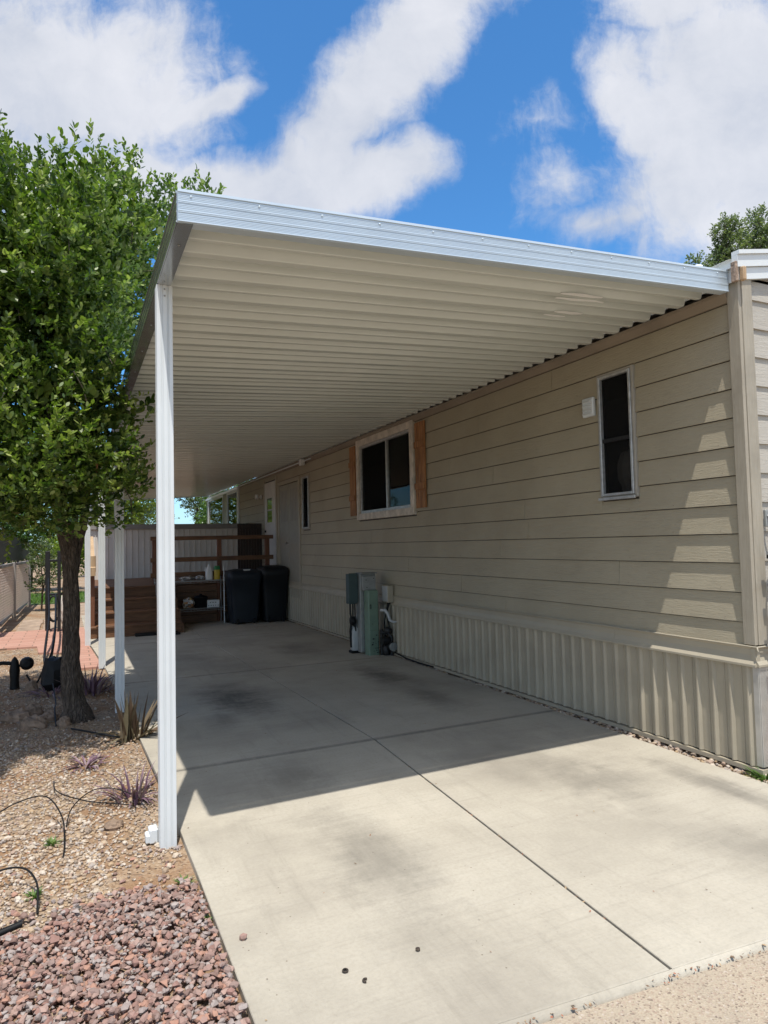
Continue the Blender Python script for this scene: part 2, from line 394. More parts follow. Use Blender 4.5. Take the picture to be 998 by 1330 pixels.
M['aloe']=mat_leaf('dry_agave_leaf',[(.075,.045,.025),(.13,.085,.05),(.09,.085,.045),(.22,.16,.10)],.05,.6)
M['weed']=mat_leaf('weed_leaf',[(.05,.10,.02),(.10,.18,.04),(.15,.22,.06)],.2)
M['pod']=mat_basic('seed_pod',(.36,.17,.075),.8,var=.3,scale=30)
M['smear_mat']=mat_basic('near_white_smear',(.88,.88,.86),.5,var=.03)
M['twig']=mat_basic('pale_twig',(.35,.31,.26),.8)
M['grass']=mat_leaf('grass_blade',[(.06,.13,.02),(.12,.22,.03),(.18,.28,.06)],.3)
M['lattice']=mat_basic('lattice_vinyl',(.62,.55,.49),.6,var=.06)

# ------------------------------------------------------------------ ground / setting
def sheet(name,poly,z,mat,kind='structure',depth=0):
    b=MB()
    if depth: b.prism(poly,lambda u,v,t:(u,v,t),z-depth,z)
    else: b.add([(x,y,z) for x,y in poly],[tuple(range(len(poly)))])
    return tag(b.build(name,mat),kind=kind)
sheet('ground',[(-400,-400),(400,-400),(400,400),(-400,400)],-.035,M['gravel'])

# driveway of separate slabs with open joints
def lerp(a,b,t): return a+(b-a)*t
def pw(tab,y):
    for (y0,x0),(y1,x1) in zip(tab,tab[1:]):
        if y<=y1: return lerp(x0,x1,(y-y0)/(y1-y0))
    return tab[-1][1]
LE=[(1.2,.515),(3.6,.515),(4.7,.50),(7,.44),(9.4,.36),(12.3,.20),(17,.15)]
MJ=[(1.2,1.84),(1.745,1.88),(4.72,2.09),(8.0,2.02),(11.2,1.955),(17,1.9)]
RE=[(1.2,3.78),(3,3.79),(4.9,3.83),(8,3.86),(17,3.86)]
fy=lambda x: 1.80-.08*(x-1.18)       # front edge, slightly skew
JT=[None,4.72,8.03,11.25,14.3,16.9]
b=MB(); gp=.006
def slab(bm,L,Rr,y0,y1,gl,gr):
    def ring(z,ins):
        pts=[]
        ys=[y0+(y1-y0)*i/4 for i in range(5)]
        left=[(pw(L,y)+gl+ins,y) for y in ys]; right=[(pw(Rr,y)-gr-ins,y) for y in ys]
        P=left+right[::-1]
        out=[]
        for x,y in P:
            if y==ys[0]: yy=(fy(x) if y0<2.2 else y0+gp)+ins
            elif y==ys[-1]: yy=y1-gp-ins
            else: yy=y
            out.append((x,yy,z))
        return out
    a=ring(-.12,0);c=ring(-.003,0);d=ring(0,.003); n=len(a)
    bm.add(a+c+d,[(i,(i+1)%n,(i+1)%n+n,i+n) for i in range(n)]+[(i+n,(i+1)%n+n,(i+1)%n+2*n,i+2*n) for i in range(n)])
    bm.add(d,[tuple(range(n-1,-1,-1))])
ys=[1.75]+JT[1:]
for y0,y1 in zip(ys,ys[1:]):
    slab(b,LE,MJ,y0,y1,0,gp); slab(b,MJ,RE,y0,y1,gp,0)
tag(b.build('driveway',M['conc']),kind='structure')
sheet('driveway_joint_fill',[(.55,1.9),(3.75,1.72),(3.84,16.8),(.25,16.8)],-.026,M['joint'])
# street gutter of exposed aggregate, a worn edge strip between
sheet('street',[(-40,-40),(60,-40),(60,-2.85),(3.9,1.54),(-40,5.0)][:0] or [(-60,-60),(80,-60),(80,fy(80)-.02+3.0),(6,fy(6)-.035),(.49,fy(.49)-.035),(.49,1.2),(-60,1.2)],-.016,M['agg'])
b=MB()
N=60
N=160
def lipw(x): return .016+.014*(mnoise.noise((x*6,0,3))+.5*mnoise.noise((x*21,1,3))), -.008-.010*(mnoise.noise((x*9,5,0))+.4)
for i in range(N):      # worn rounded lip along the slab front
    x0=.52+(3.76-.52)*i/N; x1=.52+(3.76-.52)*(i+1)/N; wa,za=lipw(x0); wb,zb2=lipw(x1)
    b.add([(x0,fy(x0)+.001,-.004),(x1,fy(x1)+.001,-.004),(x1,fy(x1)-wb,zb2),(x0,fy(x0)-wa,za),(x1,fy(x1)-wb-.012,-.04),(x0,fy(x0)-wa-.012,-.04)],[(0,3,2,1),(3,5,4,2)],True)
tag(b.build('driveway_edge',M['conc']),kind='structure')
# brick path and tan pavers beyond
sheet('brick_path',[(-4,12.3),(-.53,11.95),(-.48,11.2),(-.1,10.95),(-.08,9.42),(.335,9.42),(.18,12.3),(.2,14.4),(-4,14.4)],-.006,M['pavers'],depth=.05)
b=MB()
for j in range(14):
    y=14.43+j*.46
    for i in range(3):
        if j>4 and i==0: continue
        x=-1.0+i*.43+random.uniform(-.02,.02)+(.0 if j<6 else .04*(j-6))
        b.bbox(x,x+.40,y,y+.42,-.05,-.008+random.uniform(-.004,.006),.006)
tag(b.build('paver_walk',M['tanpav']),kind='structure')
sheet('lawn',[(-6,21.5),(3.6,21.5),(3.6,27),(-6,27)],-.02,mat_basic('lawn_soil',(.07,.11,.03),.9,var=.4))

# ------------------------------------------------------------------ stones
ICO=None
def ico():
    t=(1+5**.5)/2
    v=np.array([(-1,t,0),(1,t,0),(-1,-t,0),(1,-t,0),(0,-1,t),(0,1,t),(0,-1,-t),(0,1,-t),(t,0,-1),(t,0,1),(-t,0,-1),(-t,0,1)],float)
    v/=np.linalg.norm(v[0])
    f=np.array([(0,11,5),(0,5,1),(0,1,7),(0,7,10),(0,10,11),(1,5,9),(5,11,4),(11,10,2),(10,7,6),(7,1,8),(3,9,4),(3,4,2),(3,2,6),(3,6,8),(3,8,9),(4,9,5),(2,4,11),(6,2,10),(8,6,7),(9,8,1)])
    return v,f
IV,IF=ico()
def stones(name,pos,size,mat,seed,jit=.28,flat=(.5,.8),parent=None):
    rg=np.random.default_rng(seed); n=len(pos); size=np.asarray(size)
    V=np.repeat(IV[None],n,0)*(1+rg.uniform(-jit,jit,(n,12,1)))
    sc=np.stack([rg.uniform(.8,1.35,n),rg.uniform(.65,1.0,n),rg.uniform(*flat,n)],1); V=V*sc[:,None,:]*size[:,None,None]
    a=rg.uniform(0,2*PI,n); t=rg.uniform(-.5,.5,n); ca,sa,ct,st=np.cos(a),np.sin(a),np.cos(t),np.sin(t)
    x,y,z=V[...,0],V[...,1],V[...,2]
    y,z=y*ct[:,None]-z*st[:,None], y*st[:,None]+z*ct[:,None]
    x,y=x*ca[:,None]-y*sa[:,None], x*sa[:,None]+y*ca[:,None]
    V=np.stack([x,y,z],2)+np.asarray(pos)[:,None,:]
    F=(IF[None]+np.arange(n)[:,None,None]*12).reshape(-1,3)
    rnd=np.repeat(rg.uniform(0,1,n),20)
    return np_mesh(name,V.reshape(-1,3),3,mat,parent,rnd,faces=F)
rg=np.random.default_rng(3)
def scatter(n,x0,x1,y0,y1,ok):
    P=[]
    while len(P)<n:
        q=rg.uniform((x0,y0),(x1,y1),(n*2,2))
        for p in q:
            if ok(*p): P.append(p)
            if len(P)>=n: break
    return np.array(P)
def lava_ok(x,y):
    e=3.16+.10*mnoise.noise((x*3,2,0))+.05*math.sin(x*9)+(-.08 if x<-.1 else 0)
    return x<pw(LE,y)-.015 and y<e
P=np.vstack([scatter(19000,-1.4,.53,1.3,3.35,lava_ok),scatter(420,-1.2,.5,3.0,3.75,lambda x,y: x<pw(LE,y)-.03 and random.random()<math.exp(-(y-3.05)*5))])
sz=rg.uniform(.0055,.0170,len(P)); z=rg.uniform(-.03,.010,len(P)); z[P[:,1]>3.2]=-.027
tag(stones('lava_rock_bed',np.column_stack([P,z]),sz,M['lava'],5,.42,(.45,.8)),'bed of crushed reddish purple lava rock beside the driveway front','rocks',kind='stuff')
def peb_ok(x,y):
    if y>4.8 and random.random()<.45: return False
    if x>pw(LE,y)-.02 or y<3.05: return False
    if (x-.35)**2/.05+(y-3.35)**2/.03<1 and random.random()<.75: return False
    d=mnoise.noise((x*1.7,y*1.7,4))
    return random.random()< (.9 if d>-.15 else .42)
P=scatter(17000,-1.5,.5,3.0,6.2,peb_ok); P2=scatter(5500,-2.2,.45,6.0,11.9,lambda x,y: x<pw(LE,y)-.03 and not (x>-.12 and y>9.35) and not (x>-.55 and y>11.1))
P=np.vstack([P,P2]); sz=rg.uniform(.004,.0115,len(P))*(1+(rg.random(len(P))<.06)*.8)
tag(stones('river_gravel',np.column_stack([P,np.full(len(P),-.032)+sz*.25]),sz,M['pebble'],6,.16),'tan and brown pea gravel covering the planting bed','gravel',kind='stuff')
# gravel strip at skirt foot
P=scatter(1500,3.78,3.93,2.7,12.5,lambda x,y: x>pw(RE,y)-.02 and random.random()<(.9 if 2.9<y<6 else .5))
sz=rg.uniform(.006,.021,len(P))
tag(stones('skirt_gravel',np.column_stack([P,rg.uniform(-.028,-.004,len(P))]),sz,M['pebble'],7,.2),'loose river stones along the foot of the metal skirting','gravel',kind='stuff')
# dry leaf bits
def flakes(name,P,size,mat,seed,tilt=.5):
    rg=np.random.default_rng(seed); n=len(P); a=rg.uniform(0,2*PI,n); s=rg.uniform(.5,1,n)*size
    u=np.stack([np.cos(a),np.sin(a),rg.uniform(-tilt,tilt,n)],1)*s[:,None]; w=np.stack([-np.sin(a),np.cos(a),rg.uniform(-tilt,tilt,n)],1)*(s*.45)[:,None]
    V=np.stack([P-u,P+w,P+u,P-w],1).reshape(-1,3)
    return np_mesh(name,V,4,mat,None,rg.uniform(0,1,n))
L=[]
for i in range(260):
    x=random.uniform(.5,3.75); L.append((x,fy(x)-random.uniform(.012,.045),-.008)) if mnoise.noise((x*4,0,0))>-.05 else None
for i in range(160): t=random.uniform(1.8,11); L.append((pw(MJ,t)+random.gauss(0,.004),t,-.004))
for i in range(420): L.append((random.gauss(3.25,.26),random.gauss(12.15,.13),.004))
for i in range(130): L.append((random.uniform(.5,3.8),random.uniform(2,12.5),.004))
for i in range(8000): yy_=random.uniform(4.8,8.6) if random.random()<.75 else random.uniform(3.1,8.6); L.append((random.uniform(-1.2,pw(LE,yy_)-.02),yy_,-.018))
for i in range(120): L.append((random.uniform(3.7,3.86),random.uniform(4.5,12.5),.004))
tag(flakes('leaf_litter',np.array(L),.009,M['litter'],9),'scattered dry leaf bits on the concrete and gravel','leaf litter',kind='stuff')
P=scatter(5200,1.2,3.4,21.6,26,lambda x,y:True) if False else scatter(4200,-3,1.2,21.6,26.5,lambda x,y:True)
b=[]; rg2=np.random.default_rng(4)
a=rg2.uniform(0,2*PI,len(P)); h=rg2.uniform(.05,.14,len(P)); base=np.column_stack([P,np.full(len(P),-.02)])
w=np.stack([np.cos(a),np.sin(a),0*a],1)*.012; tip=base+np.stack([rg2.normal(0,.03,len(P)),rg2.normal(0,.03,len(P)),h],1)
tag(np_mesh('grass',np.stack([base-w,base+w,tip],1).reshape(-1,3),3,M['grass'],None,rg2.random(len(P))),'green grass at the far end of the walk','grass',kind='stuff')

# ------------------------------------------------------------------ mobile home
XW=3.93; YF=2.86; YE=17.2
home=thing('mobile_home','long beige mobile home with lap siding and ribbed metal skirting','mobile home')
ROW0=.94; PIT=.1905
OPEN=[(3.75,4.14,1.815,2.835),(7.39,9.25,1.855,3.06),(11.54,11.94,1.79,2.79),(12.16,13.52,.45,2.80),(13.70,14.66,.80,2.93)]
rows=[(ROW0+PIT*k, ROW0+PIT*(k+1)) for k in range(-1,11)]
def board_side(bm,y0,y1,z0,z1,off=0):
    # bottom proud, top tucked behind the next
    p=[(.018,z0),(.0175,z0-.0) ,(.003,z1),(-.006,z1),(-.006,z0)]
    zt=z1-.006; p=[(.0165,z0),(.0165,z0+.004),(.003,zt),(-.0065,zt),(-.0065,z0+.012),(.004,z0+.012),(.004,z0)] if z1-z0>.03 else [(.018,z0),(.003,z1),(-.006,z1),(-.006,z0)]
    bm.prism(p,lambda u,v,t:(XW-u,t,v),y0,y1)
b=MB(); rs=random.Random(5)
Y0W=YF+.052
for z0,z1 in rows:
    z1=min(z1,3.09); z0c=max(z0,.775)
    segs=[(Y0W,YE)]
    # vertical butt joints
    for (a,c,oz0,oz1) in OPEN:
        if oz0<z1-.004 and oz1>z0c+.004:
            full = oz0<=z0c+.02 and oz1>=z1-.02
            new=[]
            for s0,s1 in segs:
                if s1<=a or s0>=c: new.append((s0,s1)); continue
                if s0<a: new.append((s0,a))
                if s1>c: new.append((c,s1))
                if oz0>z0c+.004: board_side(b,max(a,s0),min(c,s1),z0c,oz0-.012)
                if oz1<z1-.004: 
                    board_side(b,max(a,s0),min(c,s1),oz1,z1)
            segs=new
    for s0,s1 in segs:
        y=s0; first=True
        while y<s1-.01:
            L=3.66 if not first else rs.uniform(1.0,3.6)
            e=min(s1,y+L) 
            if s1-e<.25: e=s1
            board_side(b,y+(.002 if not first else 0),e-.002,z0c,z1)
            y=e; first=False
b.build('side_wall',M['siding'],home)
# front wall siding (faces the street)
b=MB()
for k in range(-1,12):
    z0=max(ROW0+.01+PIT*k,.775); z1=min(ROW0+.01+PIT*(k+1),3.16)
    b.prism([(.018,z0),(.003,z1+.012),(-.006,z1+.012),(-.006,z0)],lambda u,v,t:(t,YF-u,v),4.022,8.4)
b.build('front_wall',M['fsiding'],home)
# backing box with cut openings (dark inside)
b=MB()
T=.05
ycuts=sorted({Y0W,YE}|{o[0] for o in OPEN}|{o[1] for o in OPEN})
for y0,y1 in zip(ycuts,ycuts[1:]):
    o=[q for q in OPEN if q[0]<=y0+1e-6 and q[1]>=y1-1e-6]
    zs=[(.05,3.12)] if not o else [(.05,o[0][2]),(o[0][3],3.12)]
    for z0,z1 in zs: b.box(XW+.008,XW+.06,y0,y1,z0,z1)
b.box(XW+.008,8.4,YF+.008,YF+.06,.05,3.12)
b.box(8.35,8.4,YF+.06,YE,.05,3.12); b.box(XW+.06,8.35,YE-.05,YE,.05,3.12)
b.box(XW+.06,8.35,YF+.06,YE-.05,.70,.74); b.box(XW+.06,8.35,YF+.06,YE-.05,3.06,3.10)
b.box(XW+1.6,XW+1.65,YF+.06,YE-.05,.74,3.06)
b.build('inner_wall',M['room'],home)
# nail heads row by row
b=MB()
for k,(z0,z1) in enumerate(rows[1:]):
    for i in range(33):
        y=3.05+i*.41+.03*math.sin(i*7+k); z=z0+.022
        if any(o[0]-.02<y<o[1]+.02 and o[2]-.02<z<o[3]+.02 for o in OPEN) or y>13.6: continue
        b.lathe([(.0035,XW-.0165),(.0028,XW-.0175),(.0005,XW-.0178)],(0,y,z),6,'x')
nh=b.build('nail_head',M['frieze'],home); nh['kind']='stuff'
# corner trims
b=MB(); b.bbox(XW-.034,XW-.006,YF-.030,YF+.052,.80,3.19,.003); b.build('corner_trim',M['trim'],home)
b=MB(); b.bbox(XW-.005,4.022,YF-.036,YF-.006,.80,3.19,.003); b.build('corner_trim',M['trim'],home)
# frieze at wall head under the carport
b=MB(); b.prism([(.02,3.035),(.055,3.085),(.055,3.108),(0,3.108),(0,3.035)],lambda u,v,t:(XW-u,t,v),Y0W,YE)
b.build('frieze',M['frieze'],home)
# belly band: cove profile, front and side, thin white cap rod
prof=[(-.004,.775),(.024,.792),(.030,.786),(.022,.772),(.020,.735),(.030,.700),(.046,.678),(.046,.664),(-.004,.664)]
def segy(b,y0,y1): b.prism(prof,lambda u,v,t:(XW-u,t,v),y0,y1)
b=MB(); yy=YF-.03
for e in (4.05,7.7,11.35,15.0,YE): segy(b,yy,e-.002); yy=e
b.prism(prof,lambda u,v,t:(t,YF-u-.0,v),XW-.03,8.4)
b.build('belly_band',M['band'],home)
b=MB(); b.tube([(XW-.034,YF-.04,.790),(XW-.034,6,.795),(XW-.034,9,.792)],.006,6); b.tube([(XW-.034,YF-.04,.790),(5,YF-.046,.790)],.006,6)
b.tube([(XW-.034,YF-.04,.790),(XW-.045,YF-.05,.775),(XW-.04,YF-.052,.765)],.005,6)
b.build('antenna_cable',M['band'],home)
# skirting: vertical V ribs
def skirt_profile(y0,y1):
    pts=[]; y=y0
    while y<y1:
        for d,o in ((0,0),(.038,0),(.050,.021),(.060,.021),(.064,0),(.098,0),(.101,.007),(.106,.007),(.109,0)):
            if y+d<y1: pts.append((y+d,o))
        y+=.127
    pts.append((y1,0)); return pts
pts=skirt_profile(YF-.012,YE)
b=MB()
x_at=lambda o:XW-.012-o
vs=[(x_at(o),y,z) for z in (.035,.664) for y,o in pts]; n=len(pts)
b.add(vs,[(i,i+1,i+1+n,i+n) for i in range(n-1)])
pf=skirt_profile(XW-.01,8.4)
vs=[(x,YF-.012-o,z) for z in (.035,.664) for x,o in pf]; n=len(pf)
b.add(vs,[(i,i+n,i+1+n,i+1) for i in range(n-1)])
b.build('skirting',M['skirt'],home)
b=MB(); b.box(XW-.036,XW-.004,YF-.04,YE,.0,.028); b.box(XW-.004,8.4,YF-.04,YF-.0,0,.028); b.build('skirting_track',M['skirt'],home)
# perforated corner cover and vent inserts
b=MB(); b.bbox(XW-.02,XW-.014,YF-.03,YF+.01,.04,.66,.002); b.bbox(XW-.014,XW+.25,YF-.035,YF-.028,.04,.66,.002)
rsd=random.Random(8)
for i in range(46):
    for j in range(9):
        x=XW+.0+j*.026+(.013 if i%2 else 0); z=.055+i*.013
        b.add([(x,YF-.0355,z-.005),(x+.009,YF-.0385,z),(x,YF-.0355,z+.005),(x-.009,YF-.0385,z)],[(0,1,2,3)])
b.build('corner_cover',mat_basic('embossed_metal',(.55,.53,.49),.35,metal=.4),home)
for yv in (3.28,5.4,8.9):
    b=MB()
    b.box(XW-.0145,XW-.0125,yv,yv+.042,.05,.63)
    for i in range(44):
        for j in range(3):
            y=yv+.008+j*.013+(.006 if i%2 else 0); z=.06+i*.0128
            b.box(XW-.0175,XW-.0145,y-.003,y+.003,z,z+.006)
    b.build('skirting_vent',M['skirt'],home)

# roof of the home: low gable, white, with rake fascia facing the street
zr=lambda x: 3.30+.18*(x-3.82) if x<6.2 else 3.30+.18*(6.2-3.82)-.18*(x-6.2)
b=MB()
vs=[];xs=[3.84,6.2,8.55]
for y in (YF-.02,YE+.1):
    for x in xs: vs.append((x,y,zr(x)-.02))
b.add(vs,[(0,1,4,3),(1,2,5,4)])
vs=[(x,y,z-.06) for x,y,z in vs]; b.add(vs,[(0,3,4,1),(1,4,5,2)])
b.build('roof',mat_basic('roof_coating',(.75,.75,.74),.6,var=.06),home)
b=MB()
for (dz0,dz1,yy) in ((-.005,.022,YF-.075),(-.085,-.006,YF-.062),(-.165,-.088,YF-.048)):
    for xa,xb in ((3.862,6.2),(6.2,8.55)):
        b.add([(xa,yy,zr(xa)+dz0),(xb,yy,zr(xb)+dz0),(xb,yy,zr(xb)+dz1),(xa,yy,zr(xa)+dz1),(xa,YF-.02,zr(xa)+dz0),(xb,YF-.02,zr(xb)+dz0),(xb,YF-.02,zr(xb)+dz1),(xa,YF-.02,zr(xa)+dz1)],
          [(0,1,2,3),(3,2,6,7),(1,0,4,5),(0,3,7,4),(1,5,6,2)])
b.build('rake_fascia',M['white'],home)
b=MB(); b.bbox(3.885,3.915,YF-.085,YF-.05,3.135,3.225,.006); b.build('rake_end_block',M['tanwood'],home,'weathered bare wood end block under the white rake')
b=MB(); b.bbox(3.845,3.872,YF-.06,YF-.02,3.13,3.26,.004); b.build('rotten_corner_board',mat_basic('peeling_wood',(.34,.25,.19),.9,var=.5,scale=50,bump=.8),home)
b=MB(); b.prism([(YF-.02,3.14),(YE,3.14),(YE,3.29),(YF-.02,3.29)],lambda u,v,t:(t,u,v),3.868,3.875)
b.build('eave_flashing',M['white'],home)
b=MB(); b.box(3.90,8.4,YF+.0,YF+.05,3.12,3.2)
for xa,xb in ((3.9,6.2),(6.2,8.4)):
    b.add([(xa,YF,3.18),(xb,YF,3.18),(xb,YF,zr(xb)-.085),(xa,YF,zr(xa)-.085)],[(0,1,2,3)])
b.build('gable_infill',M['fsiding'],home)
b=MB(); b.lathe([(.09,3.45),(.09,3.55),(.045,3.58),(.045,3.80),(.06,3.81),(.06,3.84),(.0,3.86)],(5.4,3.7,0),16); b.build('vent_pipe',M['white'],home)
b=MB(); b.lathe([(.055,3.5),(.055,4.05),(.0,4.06)],(5.35,4.3,0),16); b.build('vent_pipe',M['white'],home)

# windows
def frame_rect(bm,x0,x1,y0,y1,z0,z1,w,bev=.003):
    bm.bbox(x0,x1,y0,y0+w,z0,z1,bev); bm.bbox(x0,x1,y1-w,y1,z0,z1,bev)
    bm.bbox(x0,x1,y0+w,y1-w,z0,z0+w,bev); bm.bbox(x0,x1,y0+w,y1-w,z1-w,z1,bev)
def window_narrow(y0,y1,z0,z1,rail,lab):
    f=MB(); frame_rect(f,XW-.030,XW+.01,y0,y1,z0,z1,.022); fr=f.build('window',mat_basic('window_outer_flange',(.36,.335,.29),.6,var=.1),home,lab)
    f=MB(); frame_rect(f,XW-.042,XW-.008,y0+.022,y1-.022,z0+.022,z1-.022,.022); f.build('frame',M['alu'],fr)
    if rail:
        f=MB(); f.bbox(XW-.030,XW-.012,y0+.045,y1-.045,z0+.455,z0+.485,.002); f.build('meeting_rail',M['bmetal'],fr)
        f=MB(); f.bbox(XW-.055,XW-.040,y0+.0,y1,z0-.012,z0+.012,.003); f.build('sill',M['alu'],fr)
    f=MB(); f.box(XW-.010,XW-.006,y0+.04,y1-.04,z0+.04,z1-.04); f.build('pane',M['screen'],fr)
    return fr
window_narrow(3.75,4.14,1.815,2.835,True,'narrow upright window with black insect screen near the street corner')
window_narrow(11.54,11.94,1.79,2.79,False,'narrow dark window between siding and double doors')
# trimmed double window
y0,y1,z0,z1=7.39,9.25,1.855,3.06
f=MB(); w=.095
f.bbox(XW-.045,XW+.0,y0,y0+w,z0,z1,.004); f.bbox(XW-.045,XW,y1-w,y1,z0,z1,.004)
f.bbox(XW-.041,XW,y0+w,y1-w,z1-w,z1,.004); f.bbox(XW-.047,XW,y0+w,y1-w,z0,z0+w,.004)
win=f.build('window',M['casing'],home,'sliding window in a weathered white wood casing')
f=MB(); frame_rect(f,XW-.02,XW+.03,y0+w,y1-w,z0+w,z1-w,.04); f.build('frame',M['alu'],win)
f=MB(); f.bbox(XW-.015,XW+.02,8.22,8.26,z0+w+.04,z1-w-.04,.002); f.bbox(XW-.02,XW-.012,8.225,8.24,2.25,2.32,.002); f.build('mullion',M['alu'],win)
f=MB(); f.box(XW+.004,XW+.008,8.26,y1-w-.04,z0+w+.04,z1-w-.04); f.build('pane',M['screen'],win)
f=MB(); f.box(XW+.010,XW+.014,y0+w+.04,8.22,z0+w+.04,z1-w-.04); f.build('pane',mat_glass('calm_glass',refl=1.17,base=0),win)
f=MB(); N=40
vs=[(XW+.07+.02*math.sin(i*1.35)+.008*math.sin(i*.7),7.45+.62*i/N,z) for z in (2.3,3.0) for i in range(N+1)]
f.add(vs,[(i,i+1,i+N+2,i+N+1) for i in range(N)],True); f.build('curtain',M['curtain'],win)
f=MB()
for i in range(28): f.box(XW+.045,XW+.06,7.78,8.10,2.28+i*.026,2.283+i*.026)
f.build('blind',M['curtain'],win)
f=MB()
frame_rect(f,XW+.30,XW+.32,7.52,8.2,1.9,2.22,.025); f.tube([(XW+.2,7.95,1.9),(XW+.2,8.06,2.35)],.012,6); f.tube([(XW+.2,7.78,1.9),(XW+.2,7.98,2.3)],.014,6)  # white bars imitate a vehicle's reflection in the pane
tag(f.build('reflection_bars',M['sticker']),'white bars imitating a reflection in the right pane of the shuttered window','reflection')
# shutters
for s0,s1 in ((7.085,7.335),(9.30,9.52)):
    f=MB(); k=3
    for i in range(k):
        a=s0+(s1-s0)*i/k; f.bbox(XW-.042,XW-.020,a+.002,a+(s1-s0)/k-.002,1.93,3.0,.003)
    f.bbox(XW-.060,XW-.042,s0+.004,s1-.004,2.16,2.24,.003); f.bbox(XW-.060,XW-.042,s0+.004,s1-.004,2.68,2.76,.003)
    f.build('shutter',M['shutter'],home)
# small louvred vent beside narrow window
f=MB(); f.bbox(XW-.045,XW-.01,4.172,4.30,2.515,2.672,.006)
vt=f.build('vent_cover',M['white'],home)
f=MB()
for i in range(4): f.prism([(.046,2.535+i*.034),(.058,2.535+i*.034),(.046,2.558+i*.034)],lambda u,v,t:(XW-u,t,v),4.185,4.287)
f.build('louvre',M['white'],vt)
# lamp inside
f=MB(); f.lathe([(.095,1.86),(.10,1.92),(.13,1.98),(.13,2.10),(.10,2.19),(.05,2.22)],(XW+.20,3.99,0),8,smooth=False)
tag(f.build('lampshade',M['shade']),'pale round lampshade seen behind the lower half of the narrow window','lamp')
# utility double doors
f=MB(); f.bbox(XW-.02,XW+.03,12.20,12.84,.48,2.74,.004); f.bbox(XW-.02,XW+.03,12.85,13.49,.48,2.74,.004)
ud=f.build('utility_door',M['doorb'],home,'beige utility double doors with louvre slots')
f=MB()
for ya in (12.28,12.94):
    for i in range(5): f.box(XW-.024,XW-.0195,ya+i*.098,ya+.045+i*.098,1.98,2.62)
f.build('louvre_slots',M['caps'],ud)
f=MB(); f.lathe([(.006,0),(.012,-.02),(.022,-.03),(.02,-.05),(0,-.055)],(XW-.02,12.92,1.55),10,'x'); f.build('knob',M['caps'],ud)
f=MB(); f.bbox(XW-.032,XW-.006,12.10,12.19,.45,2.83,.003); f.bbox(XW-.032,XW-.006,13.50,13.59,.45,2.83,.003); f.bbox(XW-.032,XW-.006,12.19,13.50,2.75,2.83,.003)
f.build('door_trim',M['band'],home)
# white entry door with window
f=MB(); Y=13.76; f.bbox(XW-.035,XW+.02,Y,14.62,.82,2.90,.005)
dr=f.build('entry_door',M['doorw'],home)
f=MB(); frame_rect(f,XW-.05,XW-.036,13.93,14.42,1.98,2.58,.035); f.box(XW-.048,XW-.037,13.96,14.39,2.27,2.30); wf=f.build('window',M['doorw'],dr) 
f=MB(); f.box(XW-.040,XW-.0365,13.965,14.385,2.015,2.545)
f.build('glass_pane',mat_basic('dark_door_glass',(.02,.022,.02),.06,spec=.8),dr)
f=MB(); f.bbox(XW-.09,XW-.036,14.50,14.56,1.66,1.72,.006); f.build('door_handle',M['bmetal'],dr); f=MB(); f.bbox(XW-.07,XW-.036,14.50,14.56,1.80,1.85,.006); f.build('deadbolt',M['bmetal'],dr)
f=MB(); f.bbox(XW-.038,XW-.006,13.66,13.75,.8,2.98,.003); f.bbox(XW-.038,XW-.006,14.63,14.70,.8,2.98,.003); f.build('door_trim',M['band'],home)
f=MB(); f.lathe([(.05,0),(.05,-.02),(.03,-.03),(.03,-.07),(.055,-.08),(.055,-.14),(.0,-.15)],(XW-.02,14.95,2.63),14,'x'); f.build('porch_light',M['sticker'],home)
f=MB(); f.bbox(XW-.13,XW-.05,11.66,11.80,2.98,3.10,.012); f.build('bracket',M['sticker'],home)
f=MB(); f.tube([(XW-.065,11.3,3.06),(XW-.065,YE+3.7,3.055)],.012,6); f.build('wall_channel',M['white'],home)

# far screened porch end
f=MB()
for a,c in ((17.2,17.45),(18.70,19.3),(21.55,21.9)): f.box(XW-.01,XW+.05,a,c,.05,3.10)
f.box(XW-.01,XW+.05,17.45,21.55,.05,2.02); f.box(XW-.01,XW+.05,17.45,21.55,2.99,3.10)
f.build('porch_wall',mat_basic('porch_cream',(.34,.33,.25),.6),home)
f=MB()
frame_rect(f,XW-.03,XW-.012,17.42,18.73,2.0,3.0,.05); frame_rect(f,XW-.03,XW-.012,19.27,21.58,2.0,3.0,.05); f.box(XW-.05,XW-.012,17.2,17.30,1.6,3.07)
f.box(XW-.05,XW-.012,17.3,21.9,3.0,3.05)
f.build('porch_trim',M['white'],home)
f=MB(); f.box(XW+.0,XW+.004,17.46,18.69,2.03,2.98); f.box(XW,XW+.004,19.31,21.54,2.03,2.98); f.build('porch_pane',M['glass'],home)

# ------------------------------------------------------------------ carport
car=thing('carport','white aluminium carport with ribbed pan roof attached to the home','carport')
SL=.0535; zb=lambda x: 2.90+SL*(x-.41)      # underside of fascia
RX0,RX1=.455,3.865; RY0,RY1=2.90,21.0
pts=[]; y=RY0+.04
while y<RY1:
    for d,h in ((0,.0),(.034,.0),(.040,.003),(.052,.048),(.058,.052),(.092,.052),(.095,.047),(.099,.047),(.102,.052),(.130,.052),(.143,.008),(.147,.004),(.172,.004),(.176,.008),(.187,.050),(.196,.052),(.226,.052),(.229,.047),(.233,.047),(.236,.052),(.262,.052),(.282,.004),(.288,0)):
        if y+d<RY1: pts.append((y+d,h))
    y+=.305
n=len(pts)
b=MB(); th=.012
NX=8
vs=[]
for s in range(NX+1):
    x=RX0+(RX1-RX0)*s/NX
    for yy,h in pts: vs.append((x,yy,zb(x)+.022+h))
fs=[(s*n+i,(s+1)*n+i,(s+1)*n+i+1,s*n+i+1) for s in range(NX) for i in range(n-1)]
